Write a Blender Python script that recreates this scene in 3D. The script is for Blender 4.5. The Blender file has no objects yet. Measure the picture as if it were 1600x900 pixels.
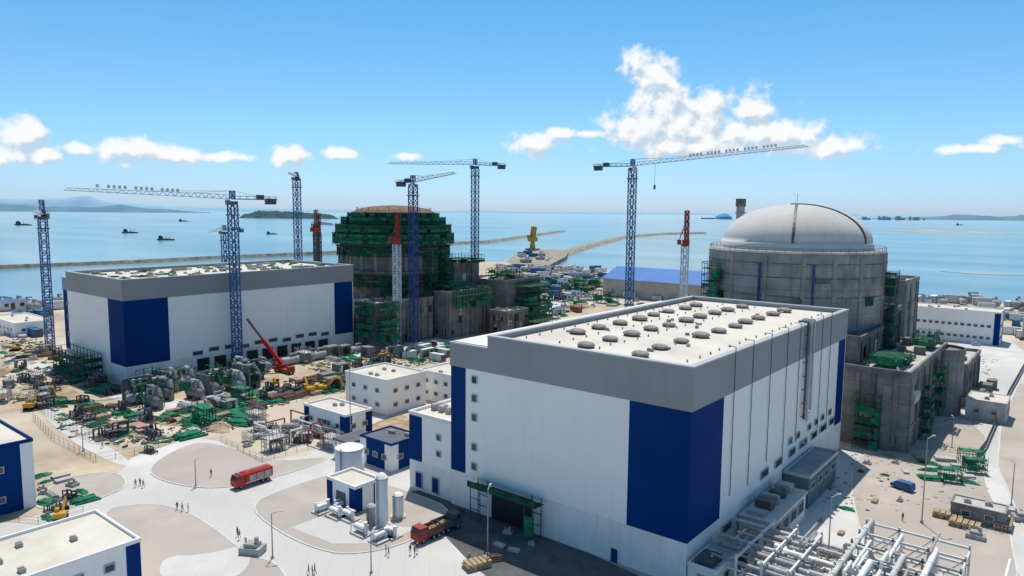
import bpy, math, random
from mathutils import Vector, Matrix
random.seed(7)
S=bpy.context.scene; COL=S.collection
rad=math.radians
H=60.0; F=1120.0
R=Matrix.Rotation(rad(39),3,'Z')@Matrix.Rotation(rad(83.9),3,'X')@Matrix.Rotation(rad(.5),3,'Z')
cd=bpy.data.cameras.new("camera"); cam=bpy.data.objects.new("camera",cd); COL.objects.link(cam)
cam.matrix_world=Matrix.Translation((0,0,H))@R.to_4x4()
cd.sensor_width=36; cd.lens=36*F/1600; cd.clip_start=1; cd.clip_end=200000
S.camera=cam
try:
    S.view_settings.view_transform='Standard'; S.view_settings.look='None'; S.view_settings.exposure=0
except Exception: pass
FW=Vector((-math.sin(rad(39)),math.cos(rad(39)),0)); RT=Vector((math.cos(rad(39)),math.sin(rad(39)),0))
# survey helpers: real world position of a surveyed point on a level plane / at a distance
def g(px,py,z=0.0):
    d=R@Vector(((px-800)/F,(450-py)/F,-1)); t=(z-H)/d.z
    return Vector((d.x*t,d.y*t,z))
def w(px,py,dep):
    d=R@Vector(((px-800)/F,(450-py)/F,-1)); t=dep/d.dot(FW)
    return Vector((0,0,H))+d*t
# ---------------- materials
MATS={}
def pmat(name,col,rough=.75,var=.18,scale=.25,metal=0,seam=None,streak=0,bump=0,spec=.3,col2=None,big=0):
    if name in MATS: return MATS[name]
    m=bpy.data.materials.new(name); m.use_nodes=True; nt=m.node_tree; N=nt.nodes; L=nt.links
    b=N["Principled BSDF"]; b.inputs['Roughness'].default_value=rough; b.inputs['Metallic'].default_value=metal
    b.inputs['Specular IOR Level'].default_value=spec
    tc=N.new('ShaderNodeTexCoord'); co=tc.outputs['Object']
    def noise(sc,det=6,r=.6,src=None):
        n=N.new('ShaderNodeTexNoise'); n.inputs['Scale'].default_value=sc; n.inputs['Detail'].default_value=det; n.inputs['Roughness'].default_value=r
        L.new(src or co,n.inputs['Vector']); return n.outputs['Fac']
    def ramp(src,a,b_,lo,hi):
        r=N.new('ShaderNodeMapRange'); r.inputs[1].default_value=a; r.inputs[2].default_value=b_; r.inputs[3].default_value=lo; r.inputs[4].default_value=hi
        L.new(src,r.inputs[0]); return r.outputs[0]
    def mix(fac,c1,c2):
        x=N.new('ShaderNodeMix'); x.data_type='RGBA'
        if isinstance(fac,float): x.inputs[0].default_value=fac
        else: L.new(fac,x.inputs[0])
        for s_,k in ((6,c1),(7,c2)):
            if isinstance(k,tuple): x.inputs[s_].default_value=(*k,1)
            else: L.new(k,x.inputs[s_])
        return x.outputs[2]
    n1=noise(scale)
    dk=tuple(c*(1-var*1.6) for c in col); lt=tuple(min(.95,c*(1+var)) for c in col)
    cur=mix(ramp(n1,.3,.7,0,1),dk,lt)
    if col2: cur=mix(ramp(noise(scale*.22,5,.55),.45,.6,0,1),cur,col2)
    if big: cur=mix(ramp(noise(big,4,.5),.4,.65,0,.45),cur,tuple(c*.72 for c in col))
    if streak:
        mp=N.new('ShaderNodeMapping'); mp.inputs['Scale'].default_value=(1,1,.07); L.new(co,mp.inputs['Vector'])
        cur=mix(ramp(noise(.9,5,.6,mp.outputs[0]),.5,.75,0,streak),cur,tuple(c*.45 for c in col))
    if seam:
        sx,sz,wd,st=seam
        sp=N.new('ShaderNodeSeparateXYZ'); L.new(co,sp.inputs[0])
        def mth(op,a,b_=None):
            q=N.new('ShaderNodeMath'); q.operation=op
            for i,k in enumerate((a,b_)):
                if k is None: continue
                if isinstance(k,(int,float)): q.inputs[i].default_value=k
                else: L.new(k,q.inputs[i])
            return q.outputs[0]
        fac=None
        if sx: fac=mth('LESS_THAN',mth('FRACT',mth('DIVIDE',mth('ADD',mth('ADD',sp.outputs[0],sp.outputs[1]),500),sx)),wd/sx)
        if sz:
            fz=mth('LESS_THAN',mth('FRACT',mth('DIVIDE',mth('ADD',sp.outputs[2],50.3),sz)),wd/sz)
            fac=fz if fac is None else mth('MAXIMUM',fac,fz)
        cur=mix(mth('MULTIPLY',fac,st),cur,tuple(c*.35 for c in col))
    L.new(cur,b.inputs['Base Color'])
    if bump:
        bp=N.new('ShaderNodeBump'); bp.inputs['Strength'].default_value=.6; bp.inputs['Distance'].default_value=bump
        L.new(noise(scale*6),bp.inputs['Height']); L.new(bp.outputs[0],b.inputs['Normal'])
    MATS[name]=m; return m
white=pmat('white cladding',(.84,.83,.81),.6,.03,.05,seam=(3.2,0,.07,.16),streak=.09)
whiteB=pmat('white plaster base',(.76,.75,.73),.8,.08,.2,seam=(6.4,3.6,.08,.2),streak=.22)
blue=pmat('blue cladding',(.0015,.036,.165),.65,.12,.06,seam=(3.2,0,.07,.3),streak=.1,spec=.05)
grey=pmat('grey cladding',(.28,.29,.30),.6,.05,.05,seam=(3.2,3.4,.07,.2),streak=.1)
roofw=pmat('cream roof membrane',(.62,.57,.485),.85,.1,.12,seam=(4.0,0,.12,.25),col2=(.66,.62,.545))
coping=pmat('coping metal',(.44,.45,.46),.5,.05,.2)
conc=pmat('raw concrete',(.255,.247,.233),.9,.28,.2,seam=(5.5,3.2,.18,.5),streak=.65,bump=.15,big=.12)
concR=pmat('containment concrete',(.33,.318,.295),.9,.28,.16,seam=(0,3.4,.2,.5),streak=.8,bump=.15,big=.09)
concD=pmat('dark concrete',(.165,.16,.152),.9,.3,.3,streak=.5)
concL=pmat('light concrete',(.50,.48,.45),.85,.15,.3,streak=.2)
domeM=pmat('dome concrete',(.64,.615,.575),.95,.07,.18,streak=.2,big=.09,spec=.05)
dark=pmat('dark opening',(.02,.022,.025),.5,.2,.5)
glass=pmat('window glass',(.035,.045,.06),.15,.1,.5,spec=.6)
green=pmat('green safety netting',(.012,.19,.095),.85,.5,.7,bump=.2)
greenD=pmat('dark green netting',(.006,.08,.042),.85,.5,.6)
greenS=pmat('green scaffold paint',(.01,.11,.058),.6,.3,.5)
craneB=pmat('blue crane paint',(.05,.15,.34),.5,.2,.4)
craneD=pmat('dark blue crane paint',(.02,.06,.22),.5,.2,.4)
craneW=pmat('pale crane paint',(.58,.64,.68),.5,.1,.4)
red=pmat('red paint',(.50,.02,.015),.4,.15,.5)
redO=pmat('faded red paint',(.36,.045,.03),.6,.2,.5)
yellow=pmat('yellow paint',(.60,.34,.03),.5,.2,.8)
steel=pmat('galvanised steel',(.38,.38,.37),.55,.25,.8,streak=.2)
steelD=pmat('dark steel',(.10,.10,.105),.5,.3,.8)
pipeM=pmat('aluminium pipe jacket',(.58,.58,.56),.55,.18,.6,seam=(1.6,0,.1,.35),streak=.35)
tankM=pmat('white tank paint',(.82,.82,.80),.5,.06,.4,streak=.15)
rust=pmat('rusty steel',(.15,.085,.06),.85,.35,.8)
timber=pmat('timber planks',(.42,.32,.2),.85,.3,1.5)
tyre=pmat('tyre rubber',(.02,.02,.02),.9,.2,3)
contB=pmat('blue container paint',(.03,.14,.36),.6,.2,.5,seam=(.6,0,.12,.4))
contW=pmat('white container paint',(.70,.70,.68),.6,.1,.5,seam=(.6,0,.12,.3))
contO=pmat('orange container paint',(.36,.12,.06),.6,.2,.5,seam=(.6,0,.12,.4))
shedB=pmat('blue sheet roof',(.015,.15,.48),.55,.1,.1,seam=(6,0,.3,.3))
sand=pmat('sandy ground',(.51,.415,.295),.95,.26,.07,col2=(.58,.505,.405),bump=.5,big=.025)
apron=pmat('concrete road',(.60,.583,.548),.9,.10,.1,seam=(6.0,0,.1,.3),col2=(.53,.513,.48),big=.03)
pad=pmat('beige paving',(.455,.40,.35),.9,.10,.12,col2=(.43,.38,.335),big=.04)
kerbM=pmat('kerb concrete',(.60,.585,.55),.85,.1,.6)
shadeAsph=pmat('shadow dark asphalt',(.11,.11,.115),.9,.2,.3)
rock=pmat('breakwater rock',(.34,.30,.24),.95,.35,.15,bump=.6)
dirt=pmat('dug earth',(.40,.30,.19),.95,.3,.3,bump=.5)
skinM=pmat('skin',(.5,.3,.2),.6,.05,3); cloth1=pmat('navy workwear',(.04,.06,.13),.9,.2,3); cloth2=pmat('grey workwear',(.22,.22,.23),.9,.2,3); helm=pmat('yellow helmet',(.7,.45,.03),.4,.05,3)
orange=pmat('brown formwork deck',(.20,.12,.08),.8,.35,.5)
pinkM=pmat('faded pink panels',(.46,.25,.21),.8,.2,.5)
ventM=pmat('weathered vent metal',(.33,.305,.26),.75,.35,.7)
slate=pmat('slate roof',(.12,.125,.145),.7)
# ---------------- mesh builder
class M:
    def __init__(s): s.v=[];s.f=[];s.mi=[]
    def add(s,vs,fs,mi=0):
        o=len(s.v); s.v+= [tuple(p) for p in vs]; s.f+=[tuple(i+o for i in f) for f in fs]; s.mi+=[mi]*len(fs)
    def box(s,x0,x1,y0,y1,z0,z1,mi=0):
        if x0>x1:x0,x1=x1,x0
        if y0>y1:y0,y1=y1,y0
        s.add([(x0,y0,z0),(x1,y0,z0),(x1,y1,z0),(x0,y1,z0),(x0,y0,z1),(x1,y0,z1),(x1,y1,z1),(x0,y1,z1)],
          [(0,3,2,1),(4,5,6,7),(0,1,5,4),(1,2,6,5),(2,3,7,6),(3,0,4,7)],mi)
    def obox(s,c,sz,rz=0,mi=0,ry=0):
        mt=Matrix.Translation(c)@Matrix.Rotation(rz,4,'Z')@Matrix.Rotation(ry,4,'Y')
        a,b,h=sz[0]/2,sz[1]/2,sz[2]/2
        s.add([mt@Vector(p) for p in [(-a,-b,-h),(a,-b,-h),(a,b,-h),(-a,b,-h),(-a,-b,h),(a,-b,h),(a,b,h),(-a,b,h)]],
          [(0,3,2,1),(4,5,6,7),(0,1,5,4),(1,2,6,5),(2,3,7,6),(3,0,4,7)],mi)
    def cyl(s,p0,p1,r0,r1=None,n=12,mi=0):
        if r1 is None:r1=r0
        p0=Vector(p0);p1=Vector(p1);d=(p1-p0).normalized()
        u=d.orthogonal().normalized();q=d.cross(u)
        vs=[];
        for p,r in((p0,r0),(p1,r1)):
            for i in range(n):
                a=2*math.pi*i/n; vs.append(p+(u*math.cos(a)+q*math.sin(a))*r)
        fs=[(i,(i+1)%n,n+(i+1)%n,n+i) for i in range(n)]+[tuple(range(n-1,-1,-1)),tuple(range(n,2*n))]
        s.add(vs,fs,mi)
    def bar(s,p0,p1,wd,mi=0):
        p0=Vector(p0);p1=Vector(p1);d=(p1-p0)
        if d.length<1e-6:return
        d.normalize(); up=Vector((0,0,1)) if abs(d.z)<.95 else Vector((1,0,0))
        u=d.cross(up).normalized()*wd/2; q=d.cross(u).normalized()*wd/2
        vs=[p+a*u+b*q for p in(p0,p1) for a,b in((-1,-1),(1,-1),(1,1),(-1,1))]
        s.add(vs,[(0,1,2,3),(7,6,5,4),(0,4,5,1),(1,5,6,2),(2,6,7,3),(3,7,4,0)],mi)
    def lathe(s,prof,n=64,c=(0,0),mi=0,a0=0,a1=2*math.pi):
        full=abs(a1-a0-2*math.pi)<1e-6; k=n if full else n+1; vs=[];fs=[]
        for r,z in prof:
            for i in range(k):
                a=a0+(a1-a0)*i/n; vs.append((c[0]+r*math.cos(a),c[1]+r*math.sin(a),z))
        for j in range(len(prof)-1):
            for i in range(n):
                i2=(i+1)%k; fs.append((j*k+i,j*k+i2,(j+1)*k+i2,(j+1)*k+i))
        s.add(vs,fs,mi)
    def prism(s,pts,z0,z1,mi=0):
        n=len(pts); ar=sum(pts[i][0]*pts[(i+1)%n][1]-pts[(i+1)%n][0]*pts[i][1] for i in range(n))
        if ar<0: pts=pts[::-1]
        s.add([(p[0],p[1],z0) for p in pts]+[(p[0],p[1],z1) for p in pts],
          [tuple(range(n,2*n)),tuple(range(n-1,-1,-1))]+[(i,(i+1)%n,n+(i+1)%n,n+i) for i in range(n)],mi)
    def ring(s,xa,xb,ya,yb,z0,z1,t,mi=0):
        s.box(xa,xb,ya,ya+t,z0,z1,mi);s.box(xa,xb,yb-t,yb,z0,z1,mi);s.box(xa,xa+t,ya+t,yb-t,z0,z1,mi);s.box(xb-t,xb,ya+t,yb-t,z0,z1,mi)
    def lattice(s,p0,p1,wd,leg,dg,mi=0,step=None,hint=Vector((0,0,1))):
        p0=Vector(p0);p1=Vector(p1);d=p1-p0;Ln=d.length;d.normalize()
        up=hint if abs(d.dot(hint))<.9 else Vector((1,0,0))
        u=d.cross(up).normalized()*wd/2;q=d.cross(u).normalized()*wd/2
        cs=[(-1,-1),(1,-1),(1,1),(-1,1)]
        n=max(2,int(Ln/(step or wd)))
        for a,b in cs: s.bar(p0+u*a+q*b,p1+u*a+q*b,leg,mi)
        for i in range(n):
            A=p0+d*Ln*i/n;B=p0+d*Ln*(i+1)/n
            for k in range(4):
                a,b=cs[k];c_,e=cs[(k+1)%4]
                if i%2: s.bar(A+u*a+q*b,B+u*c_+q*e,dg,mi)
                else: s.bar(A+u*c_+q*e,B+u*a+q*b,dg,mi)
                s.bar(B+u*a+q*b,B+u*c_+q*e,dg,mi)
    def make(s,name,mats,parent=None,world=False,smooth=False,loc=None):
        me=bpy.data.meshes.new(name)
        off=Vector((0,0,0))
        if world and parent is not None: off=parent.location
        me.from_pydata([(v[0]-off[0],v[1]-off[1],v[2]-off[2]) for v in s.v],[],s.f)
        if not isinstance(mats,(list,tuple)): mats=[mats]
        for m in mats: me.materials.append(m)
        me.polygons.foreach_set('material_index',s.mi)
        if smooth: me.polygons.foreach_set('use_smooth',[True]*len(s.f))
        me.update()
        o=bpy.data.objects.new(name,me); COL.objects.link(o)
        if parent is not None: o.parent=parent
        if loc is not None: o.location=loc
        return o
def B1(name,mat,T,*bx):
    for b_ in bx:
        m=M();m.box(*b_);m.make(name,mat,T,True)
def meta(o,label,cat,group=None,kind=None):
    if kind: o['kind']=kind
    else:
        o['label']=label;o['category']=cat
        if group:o['group']=group
    return o
def thing(name,label,cat,loc=(0,0,0),rot=0,group=None):
    e=bpy.data.objects.new(name,None);e.empty_display_size=1;COL.objects.link(e);e.location=loc;e.rotation_euler=(0,0,rot)
    return meta(e,label,cat,group)
def copy_tree(src,loc,rot=0,parent=None,scale=None):
    o=src.copy()
    COL.objects.link(o)
    if parent is None:
        o.location=loc;o.rotation_euler=(0,0,rot)
        if scale:o.scale=(scale,)*3
    else:o.parent=parent
    for c in list(src.children): copy_tree(c,None,0,o)
    return o
# ---------------- ground, sea
def chaikin(p,it=2):
    for _ in range(it):
        q=[]
        for i in range(len(p)):
            a=p[i];b=p[(i+1)%len(p)]
            q.append((a[0]*.75+b[0]*.25,a[1]*.75+b[1]*.25));q.append((a[0]*.25+b[0]*.75,a[1]*.25+b[1]*.75))
        p=q
    return p
def P2(l): return [(g(*p).x,g(*p).y) for p in l]
land=[(-900,-500)]+P2([(-420,480),(0,475),(120,473),(300,452),(520,436),(640,422),(700,409),(790,409),(812,417),(850,417),(940,421),(1110,436),(1250,452),(1420,467),(1480,471),(1620,477),(1900,485)])+[(700,-500)]
m=M();m.prism(land,-9,0);meta(m.make('ground',sand),0,0,kind='structure')
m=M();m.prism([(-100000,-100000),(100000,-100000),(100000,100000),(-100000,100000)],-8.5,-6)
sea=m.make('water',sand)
wm=bpy.data.materials.new('sea water');wm.use_nodes=True;nt=wm.node_tree;b=nt.nodes['Principled BSDF']
b.inputs['Roughness'].default_value=.2;b.inputs['IOR'].default_value=1.33
tc=nt.nodes.new('ShaderNodeTexCoord')
mp=nt.nodes.new('ShaderNodeMapping');mp.inputs['Rotation'].default_value=(0,0,rad(-39));mp.inputs['Scale'].default_value=(.0012,.006,1)
nt.links.new(tc.outputs['Object'],mp.inputs[0])
n1=nt.nodes.new('ShaderNodeTexNoise');n1.inputs['Scale'].default_value=1;n1.inputs['Detail'].default_value=7;nt.links.new(mp.outputs[0],n1.inputs[0])
cr=nt.nodes.new('ShaderNodeValToRGB');cr.color_ramp.elements[0].position=.35;cr.color_ramp.elements[0].color=(.085,.215,.27,1);cr.color_ramp.elements[1].position=.7;cr.color_ramp.elements[1].color=(.23,.37,.41,1)
nt.links.new(n1.outputs[0],cr.inputs[0])
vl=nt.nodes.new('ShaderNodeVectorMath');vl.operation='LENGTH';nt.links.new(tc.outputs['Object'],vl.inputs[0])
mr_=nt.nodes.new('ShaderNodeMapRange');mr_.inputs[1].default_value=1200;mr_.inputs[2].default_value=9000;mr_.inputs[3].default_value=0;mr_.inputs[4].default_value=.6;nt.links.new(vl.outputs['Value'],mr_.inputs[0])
mxs=nt.nodes.new('ShaderNodeMix');mxs.data_type='RGBA';nt.links.new(mr_.outputs[0],mxs.inputs[0]);nt.links.new(cr.outputs[0],mxs.inputs[6]);mxs.inputs[7].default_value=(.36,.50,.54,1)  # distance haze painted into the sea's base colour, paler farther out
nt.links.new(mxs.outputs[2],b.inputs['Base Color'])
n2=nt.nodes.new('ShaderNodeTexNoise');n2.inputs['Scale'].default_value=.25;n2.inputs['Detail'].default_value=5;nt.links.new(tc.outputs['Object'],n2.inputs[0])
bp=nt.nodes.new('ShaderNodeBump');bp.inputs['Strength'].default_value=.15;bp.inputs['Distance'].default_value=.4;nt.links.new(n2.outputs[0],bp.inputs['Height']);nt.links.new(bp.outputs[0],b.inputs['Normal'])
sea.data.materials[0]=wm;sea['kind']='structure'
def sheet(name,pts,z,mat,round_=0):
    if round_: pts=chaikin(pts,round_)
    n=len(pts); ar=sum(pts[i][0]*pts[(i+1)%n][1]-pts[(i+1)%n][0]*pts[i][1] for i in range(n))
    if ar<0: pts=pts[::-1]
    m=M();m.add([(p[0],p[1],z) for p in pts],[tuple(range(n))]);return meta(m.make(name,mat),0,0,kind='structure')
def kerbpad(pts,mat,rnd=2):
    pts=chaikin(pts,rnd);n=len(pts)
    ar=sum(pts[i][0]*pts[(i+1)%n][1]-pts[(i+1)%n][0]*pts[i][1] for i in range(n))
    if ar<0: pts=pts[::-1]
    inn=[]
    for i in range(n):
        a=Vector(pts[i-1]);b_=Vector(pts[(i+1)%n]);d=(b_-a).normalized();nn=Vector((-d.y,d.x));inn.append((pts[i][0]+nn.x*.3,pts[i][1]+nn.y*.3))
    m=M();m.prism(inn,-.1,.11);meta(m.make('pavement',mat),0,0,kind='structure')
    m=M()
    vs=[(p[0],p[1],0) for p in pts]+[(p[0],p[1],.15) for p in pts]+[(p[0],p[1],.15) for p in inn]+[(p[0],p[1],0) for p in inn]
    fs=[]
    for i in range(n):
        j=(i+1)%n
        fs+=[(i,j,n+j,n+i),(n+i,n+j,2*n+j,2*n+i),(2*n+i,2*n+j,3*n+j,3*n+i)]
    m.add(vs,fs);meta(m.make('kerb',kerbM),0,0,kind='structure')
sheet('road',P2([(-700,980),(-300,850),(20,815),(120,790),(190,735),(205,715),(300,683),(345,690),(410,720),(480,712),(540,668),(600,650),(660,690),(700,760),(1000,900),(1500,1500),(-200,1500)]),.006,apron)
sheet('road',[(-46,60),(60,60),(60,210),(-8,330),(-30,430),(-46,430)],.006,apron)
kerbpad(P2([(222,738),(268,705),(320,688),(400,712),(440,722),(525,712),(470,735),(360,765),(275,760)]),pad,2)
kerbpad(P2([(385,790),(440,765),(535,735),(640,768),(720,800),(640,850),(555,868),(500,862),(430,830)]),pad,2)
kerbpad(P2([(145,800),(220,786),(280,792),(330,820),(385,865),(450,885),(470,1000),(250,1000),(225,900)]),pad,2)
kerbpad(P2([(40,790),(100,745),(185,735),(205,760),(150,782),(90,800)]),pad,2)
kerbpad(P2([(1330,708),(1420,705),(1460,660),(1545,668),(1530,740),(1600,870),(1560,1000),(1380,900),(1330,800)]),pad,1)
kerbpad(P2([(1545,700),(1600,580),(1800,590),(2200,1000),(1720,1200),(1610,850)]),pad,1)
sheet('road',P2([(640,768),(700,762),(1010,905),(1100,1010),(900,1010),(740,885),(660,800)]),.012,shadeAsph)  # dark sheet also paints in the shadow at the hall's foot
sheet('path',P2([(250,870),(320,868),(385,850),(395,880),(360,910),(250,915)]),.118,apron,2)
sheet('path',P2([(455,825),(500,808),(560,820),(650,825),(600,850),(520,850)]),.118,apron,0)
for pl in ([(0,560),(120,600),(220,640),(420,640),(560,600),(560,588),(420,626),(230,625),(140,590),(0,548)],
           [(60,640),(110,690),(190,730),(210,722),(140,680),(90,632)],
           [(545,560),(700,540),(900,470),(930,450),(900,450),(700,520),(540,548)]):
    sheet('path',P2(pl),.005,apron,2)
for pl in ([(230,665),(330,668),(440,650),(380,640),(260,648)],[(20,590),(100,600),(150,630),(60,625)],[(560,700),(640,690),(640,640),(560,670)]):
    sheet('path',P2(pl),.009,dirt,2)
# ---------------- turbine halls
def hall(x0,x1,y0,y1,xs,lab,blueX,blueY,far,baseZ):
    T=thing('turbine_hall',lab,'building',((x0+x1)/2,(y0+y1)/2,0))
    m=M();m.box(x0+.35,x1-.35,y0+.35,y1-.35,0,34);m.make('inner_wall',whiteB,T,True)
    m=M();m.ring(x0,x1,y0,y1,0,baseZ,.3);m.make('base_wall',whiteB,T,True)
    zt=29
    def seg(f,a,b_,mt):
        nm='blue_cladding' if mt is blue else 'white_cladding'
        if f=='f': B1(nm,mt,T,(a,b_,y0-.05,y0+.3,baseZ,zt))
        if f=='r': B1(nm,mt,T,(x1-.3,x1+.05,a,b_,baseZ,zt))
        if f=='b': B1(nm,mt,T,(a,b_,y1-.3,y1+.05,baseZ,zt))
        if f=='l': B1(nm,mt,T,(x0-.05,x0+.3,a,b_,baseZ,zt))
    seg('f',x0-.05,x0+4,blue);seg('f',x0+4,blueX,white);seg('f',blueX,x1+.05,blue)
    seg('r',y0+.3,blueY,blue);seg('r',blueY,far,white);seg('r',far,y1-.3,blue)
    seg('b',x0-.05,x1+.05,white);seg('l',y0+.3,y1-.3,white)
    m=M();m.ring(xs-.2,x1+.2,y0-.2,y1+.2,29,36,.9);m.ring(x0-.2,xs-.2,y0-.2,y1+.2,29,33.6,.9);m.make('grey_band',grey,T,True)
    m=M();m.ring(xs-.3,x1+.3,y0-.3,y1+.3,36,36.25,1.2);m.ring(x0-.3,xs-.3,y0-.3,y1+.3,33.6,33.85,1.2);m.make('coping',coping,T,True)
    m=M();m.box(xs+.7,x1-.7,y0+.7,y1-.7,34.05,35.1);m.box(x0+.7,xs-1.1,y0+.7,y1-.7,32,32.8)
    m.make('roof',roofw,T,True)
    return T
T1=hall(-99,-47,103,192.5,-89,'white and blue turbine hall with grey parapet band',-58,115.7,186,7.4)
T2=hall(-303,-251,103,199,-299,'white turbine hall with blue corner beside reactor building',-263,118,189,6.5)
def win(T,x,y,z,wx,wz,face,name='window',mat=glass,fr=coping):
    m=M()
    if face=='f':
        m.box(x-wx/2,x+wx/2,y-.1,y-.03,z-wz/2,z+wz/2,0)
        for a in(-1,1):
            m.box(x+a*wx/2-.08,x+a*wx/2+.08,y-.2,y-.02,z-wz/2-.08,z+wz/2+.08,1);m.box(x-wx/2+.08,x+wx/2-.08,y-.19,y-.02,z+a*wz/2-.08,z+a*wz/2+.08,1)
    else:
        m.box(x+.03,x+.1,y-wx/2,y+wx/2,z-wz/2,z+wz/2,0)
        for a in(-1,1):
            m.box(x+.02,x+.2,y+a*wx/2-.08,y+a*wx/2+.08,z-wz/2-.08,z+wz/2+.08,1);m.box(x+.02,x+.19,y-wx/2+.08,y+wx/2-.08,z+a*wz/2-.08,z+a*wz/2+.08,1)
    return m.make(name,[mat,fr],T,True)
for z in(27,23.3,19.4,13.4,9.4): win(T1,-92.6,102.93,z,1.3,1.4,'f')
for y,z,l in((119,4.7,4),(137,9.6,4),(145,9.6,4),(153.5,9.3,4),(161,9.3,5),(169,9.4,4),(176,9.4,5),(183,9.4,4)): win(T1,-46.9,y,z if z<7 else 9.4,l,1.5,'r')
for i,y in enumerate((152,157,165,170,175,181)): win(T1,-46.93,y,12.2,2.2,1.3,'r')
for i in range(10): win(T2,-250.9,128+i*6.2,8.3 if i%3 else 7.6,3.8,1.5,'r')
for i in range(9): win(T2,-250.97,130+i*6.6,3.2,4.8,4.6,'r','loading_opening',dark)
for z in(24,19,12.5): win(T2,-299,102.93,z,1.2,1.4,'f')
m=M();m.box(-88,-78,102.85,102.97,0,6.4);m.make('door_opening',dark,T1,True)  # thin black slab paints the deep shade inside the doorway
m=M();m.box(-60.8,-59.6,102.85,102.97,0,2.4);m.make('door',blue,T1,True)
sc=thing('scaffold_canopy','dark green scaffold canopy over the loading door of a hall','scaffold',(-83,100,0))
m=M()
for x in(-91,-88.5,-77.6,-75.5):
    for y in(100,102.3): m.bar((x,y,0),(x,y,7.6),.13)
for z in(2.2,4.4): 
    for y in(100,102.3): m.bar((-91,y,z),(-88.5,y,z),.12);m.bar((-77.6,y,z),(-75.5,y,z),.12)
m.make('frame',greenS,sc,True)
m=M();m.box(-91.6,-75,99.7,99.85,6.5,7.7);m.box(-91.6,-75,99.85,102.5,6.4,6.5);m.make('netting',greenD,sc,True)
m=M();m.box(-77.6,-75.3,99.8,99.9,.3,4.6);m.make('side_netting',green,sc,True)
for y in(119.5,128,137.5,147,155,171,178):
    m=M();zz=random.uniform(9,13);m.bar((-46.75,y,zz),(-46.75,y,37),.11);m.bar((-46.75,y,37),(-48.2,y,37),.11);m.make('downpipe',steelD,T1,True)
for y in(158.5,160.6,162.8):
    m=M();m.cyl((-46.3,y,14+abs(y-160)),(-46.3,y,36.9),.28,n=8);
    for z in range(16,36,3): m.bar((-46.95,y,z),(-46.2,y,z),.2)
    m.bar((-46.3,y,36.9),(-48.4,y,36.9),.4);m.make('vertical_duct',steelD if y<160 else coping,T1,True)
def vent(T,x,y,first=[None]):
    if first[0] is None:
        m=M();m.box(-1.3,1.3,-1.0,1.0,0,.5);o=m.make('roof_ventilator',steelD,T)
        c=M();c.lathe([(1.25,.35),(1.8,.42),(1.85,.6),(1.55,.9),(1.0,1.1),(.01,1.18)],18)
        c.v=[(a,b_*.8,z) for a,b_,z in c.v]
        c.make('ventilator_cap',ventM,o,False,True)
        first[0]=o;o.location=Vector((x,y,35.1))-T.location;return o
    o=first[0].copy();COL.objects.link(o);o.location=Vector((x,y,35.1))-T.location;o.parent=T;o.rotation_euler=(0,0,random.uniform(-.12,.12));k=random.uniform(.85,1.08);o.scale=(k,k,k)
    c=first[0].children[0].copy();COL.objects.link(c);c.parent=o
    return o
for X,ya,n in((-81,122,8),(-71.5,110.5,10),(-60,110,10)):
    for i in range(n): vent(T1,X+random.uniform(-.5,.5),ya+i*8.2+random.uniform(-.5,.5))
for k in range(5):
    for i in range(19):
        x=-86+k*8.6+random.uniform(-.4,.4);y=106+i*4.5;m=M();m.cyl((x,y,35.1),(x,y,35.55),.16,n=6);m.make('roof_drain',ventM,T1,True)
for i in range(16):
    x=random.uniform(-86,-52);y=random.uniform(106,189);B1('roof_fitting',random.choice((steel,concL,ventM)),T1,(x,x+random.uniform(.4,1.2),y,y+random.uniform(.3,.9),35.1,35.1+random.uniform(.2,.6)))
A=thing('annex_building','low white annex with a blue corner stripe attached to hall','building',(-105.5,112,0))
m=M();m.box(-112,-99.35,103.5,122,0,6.5);m.make('base_wall',whiteB,A,True)
m=M();m.box(-108,-99.35,103.4,122,6.5,16.4);m.make('white_cladding',white,A,True)
m=M();m.box(-112,-108,103.4,122,6.5,16.4);m.make('blue_cladding',blue,A,True)
m=M();m.ring(-112.1,-99.35,103.3,122.1,16.4,17.2,.5);m.make('parapet',whiteB,A,True)
m=M();m.box(-111.5,-99.9,103.9,121.5,16.45,16.6);m.make('roof',roofw,A,True)
for z in(9.5,13): win(A,-103,103.38,z,1.2,1.2,'f')
for x in(-109,-104,): win(A,x,103.45,2.4,2,3.4,'f','door',blue)
for i in range(5): 
    m=M();m.box(-110+i*2.2,-108.8+i*2.2,108,110,16.6,18);m.make('rooftop_unit',steel,A,True)
A=thing('lean_to_building','long low white building with dark glazed strip beside hall','building',(-43,136,0))
m=M();m.box(-46.6,-40.6,124,143,0,5.2);m.make('wall',whiteB,A,True)
m=M();m.box(-46.6,-40.2,123.6,143.2,5.2,5.6);m.make('roof',coping,A,True)
for i in range(4): win(A,-40.57,126.5+i*4.4,3.2,3.4,2.2,'r')
for i in range(5):
    m=M();y=125+i*3.6;m.box(-45.5,-42.5,y,y+random.uniform(1,2.4),5.6,6.2+random.random());m.make('rooftop_unit',steelD if i%2 else steel,A,True)
bx=thing('equipment_house','small white service block at foot of hall corner','building',(-44,106,0))
m=M();m.box(-46.7,-42,103,112,0,4);m.make('wall',whiteB,bx,True);m=M();m.ring(-46.7,-41.8,102.8,112.2,4,4.6,.3);m.make('parapet',whiteB,bx,True)
m=M();m.box(-46,-43,104,108,4.02,5.1);m.make('rooftop_unit',steelD,bx,True)
win(bx,-44.2,103,2.4,1.6,1.3,'f');win(bx,-42,107,2.4,2,1.3,'r')
A=thing('side_annex','small blue grey side annex with flat roof against hall','building',(-44,156,0))
m=M();m.box(-46.6,-41.5,148,168,0,6.4);m.make('wall',pmat('teal wall',(.11,.17,.19),.8,streak=.4),A,True)
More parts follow.
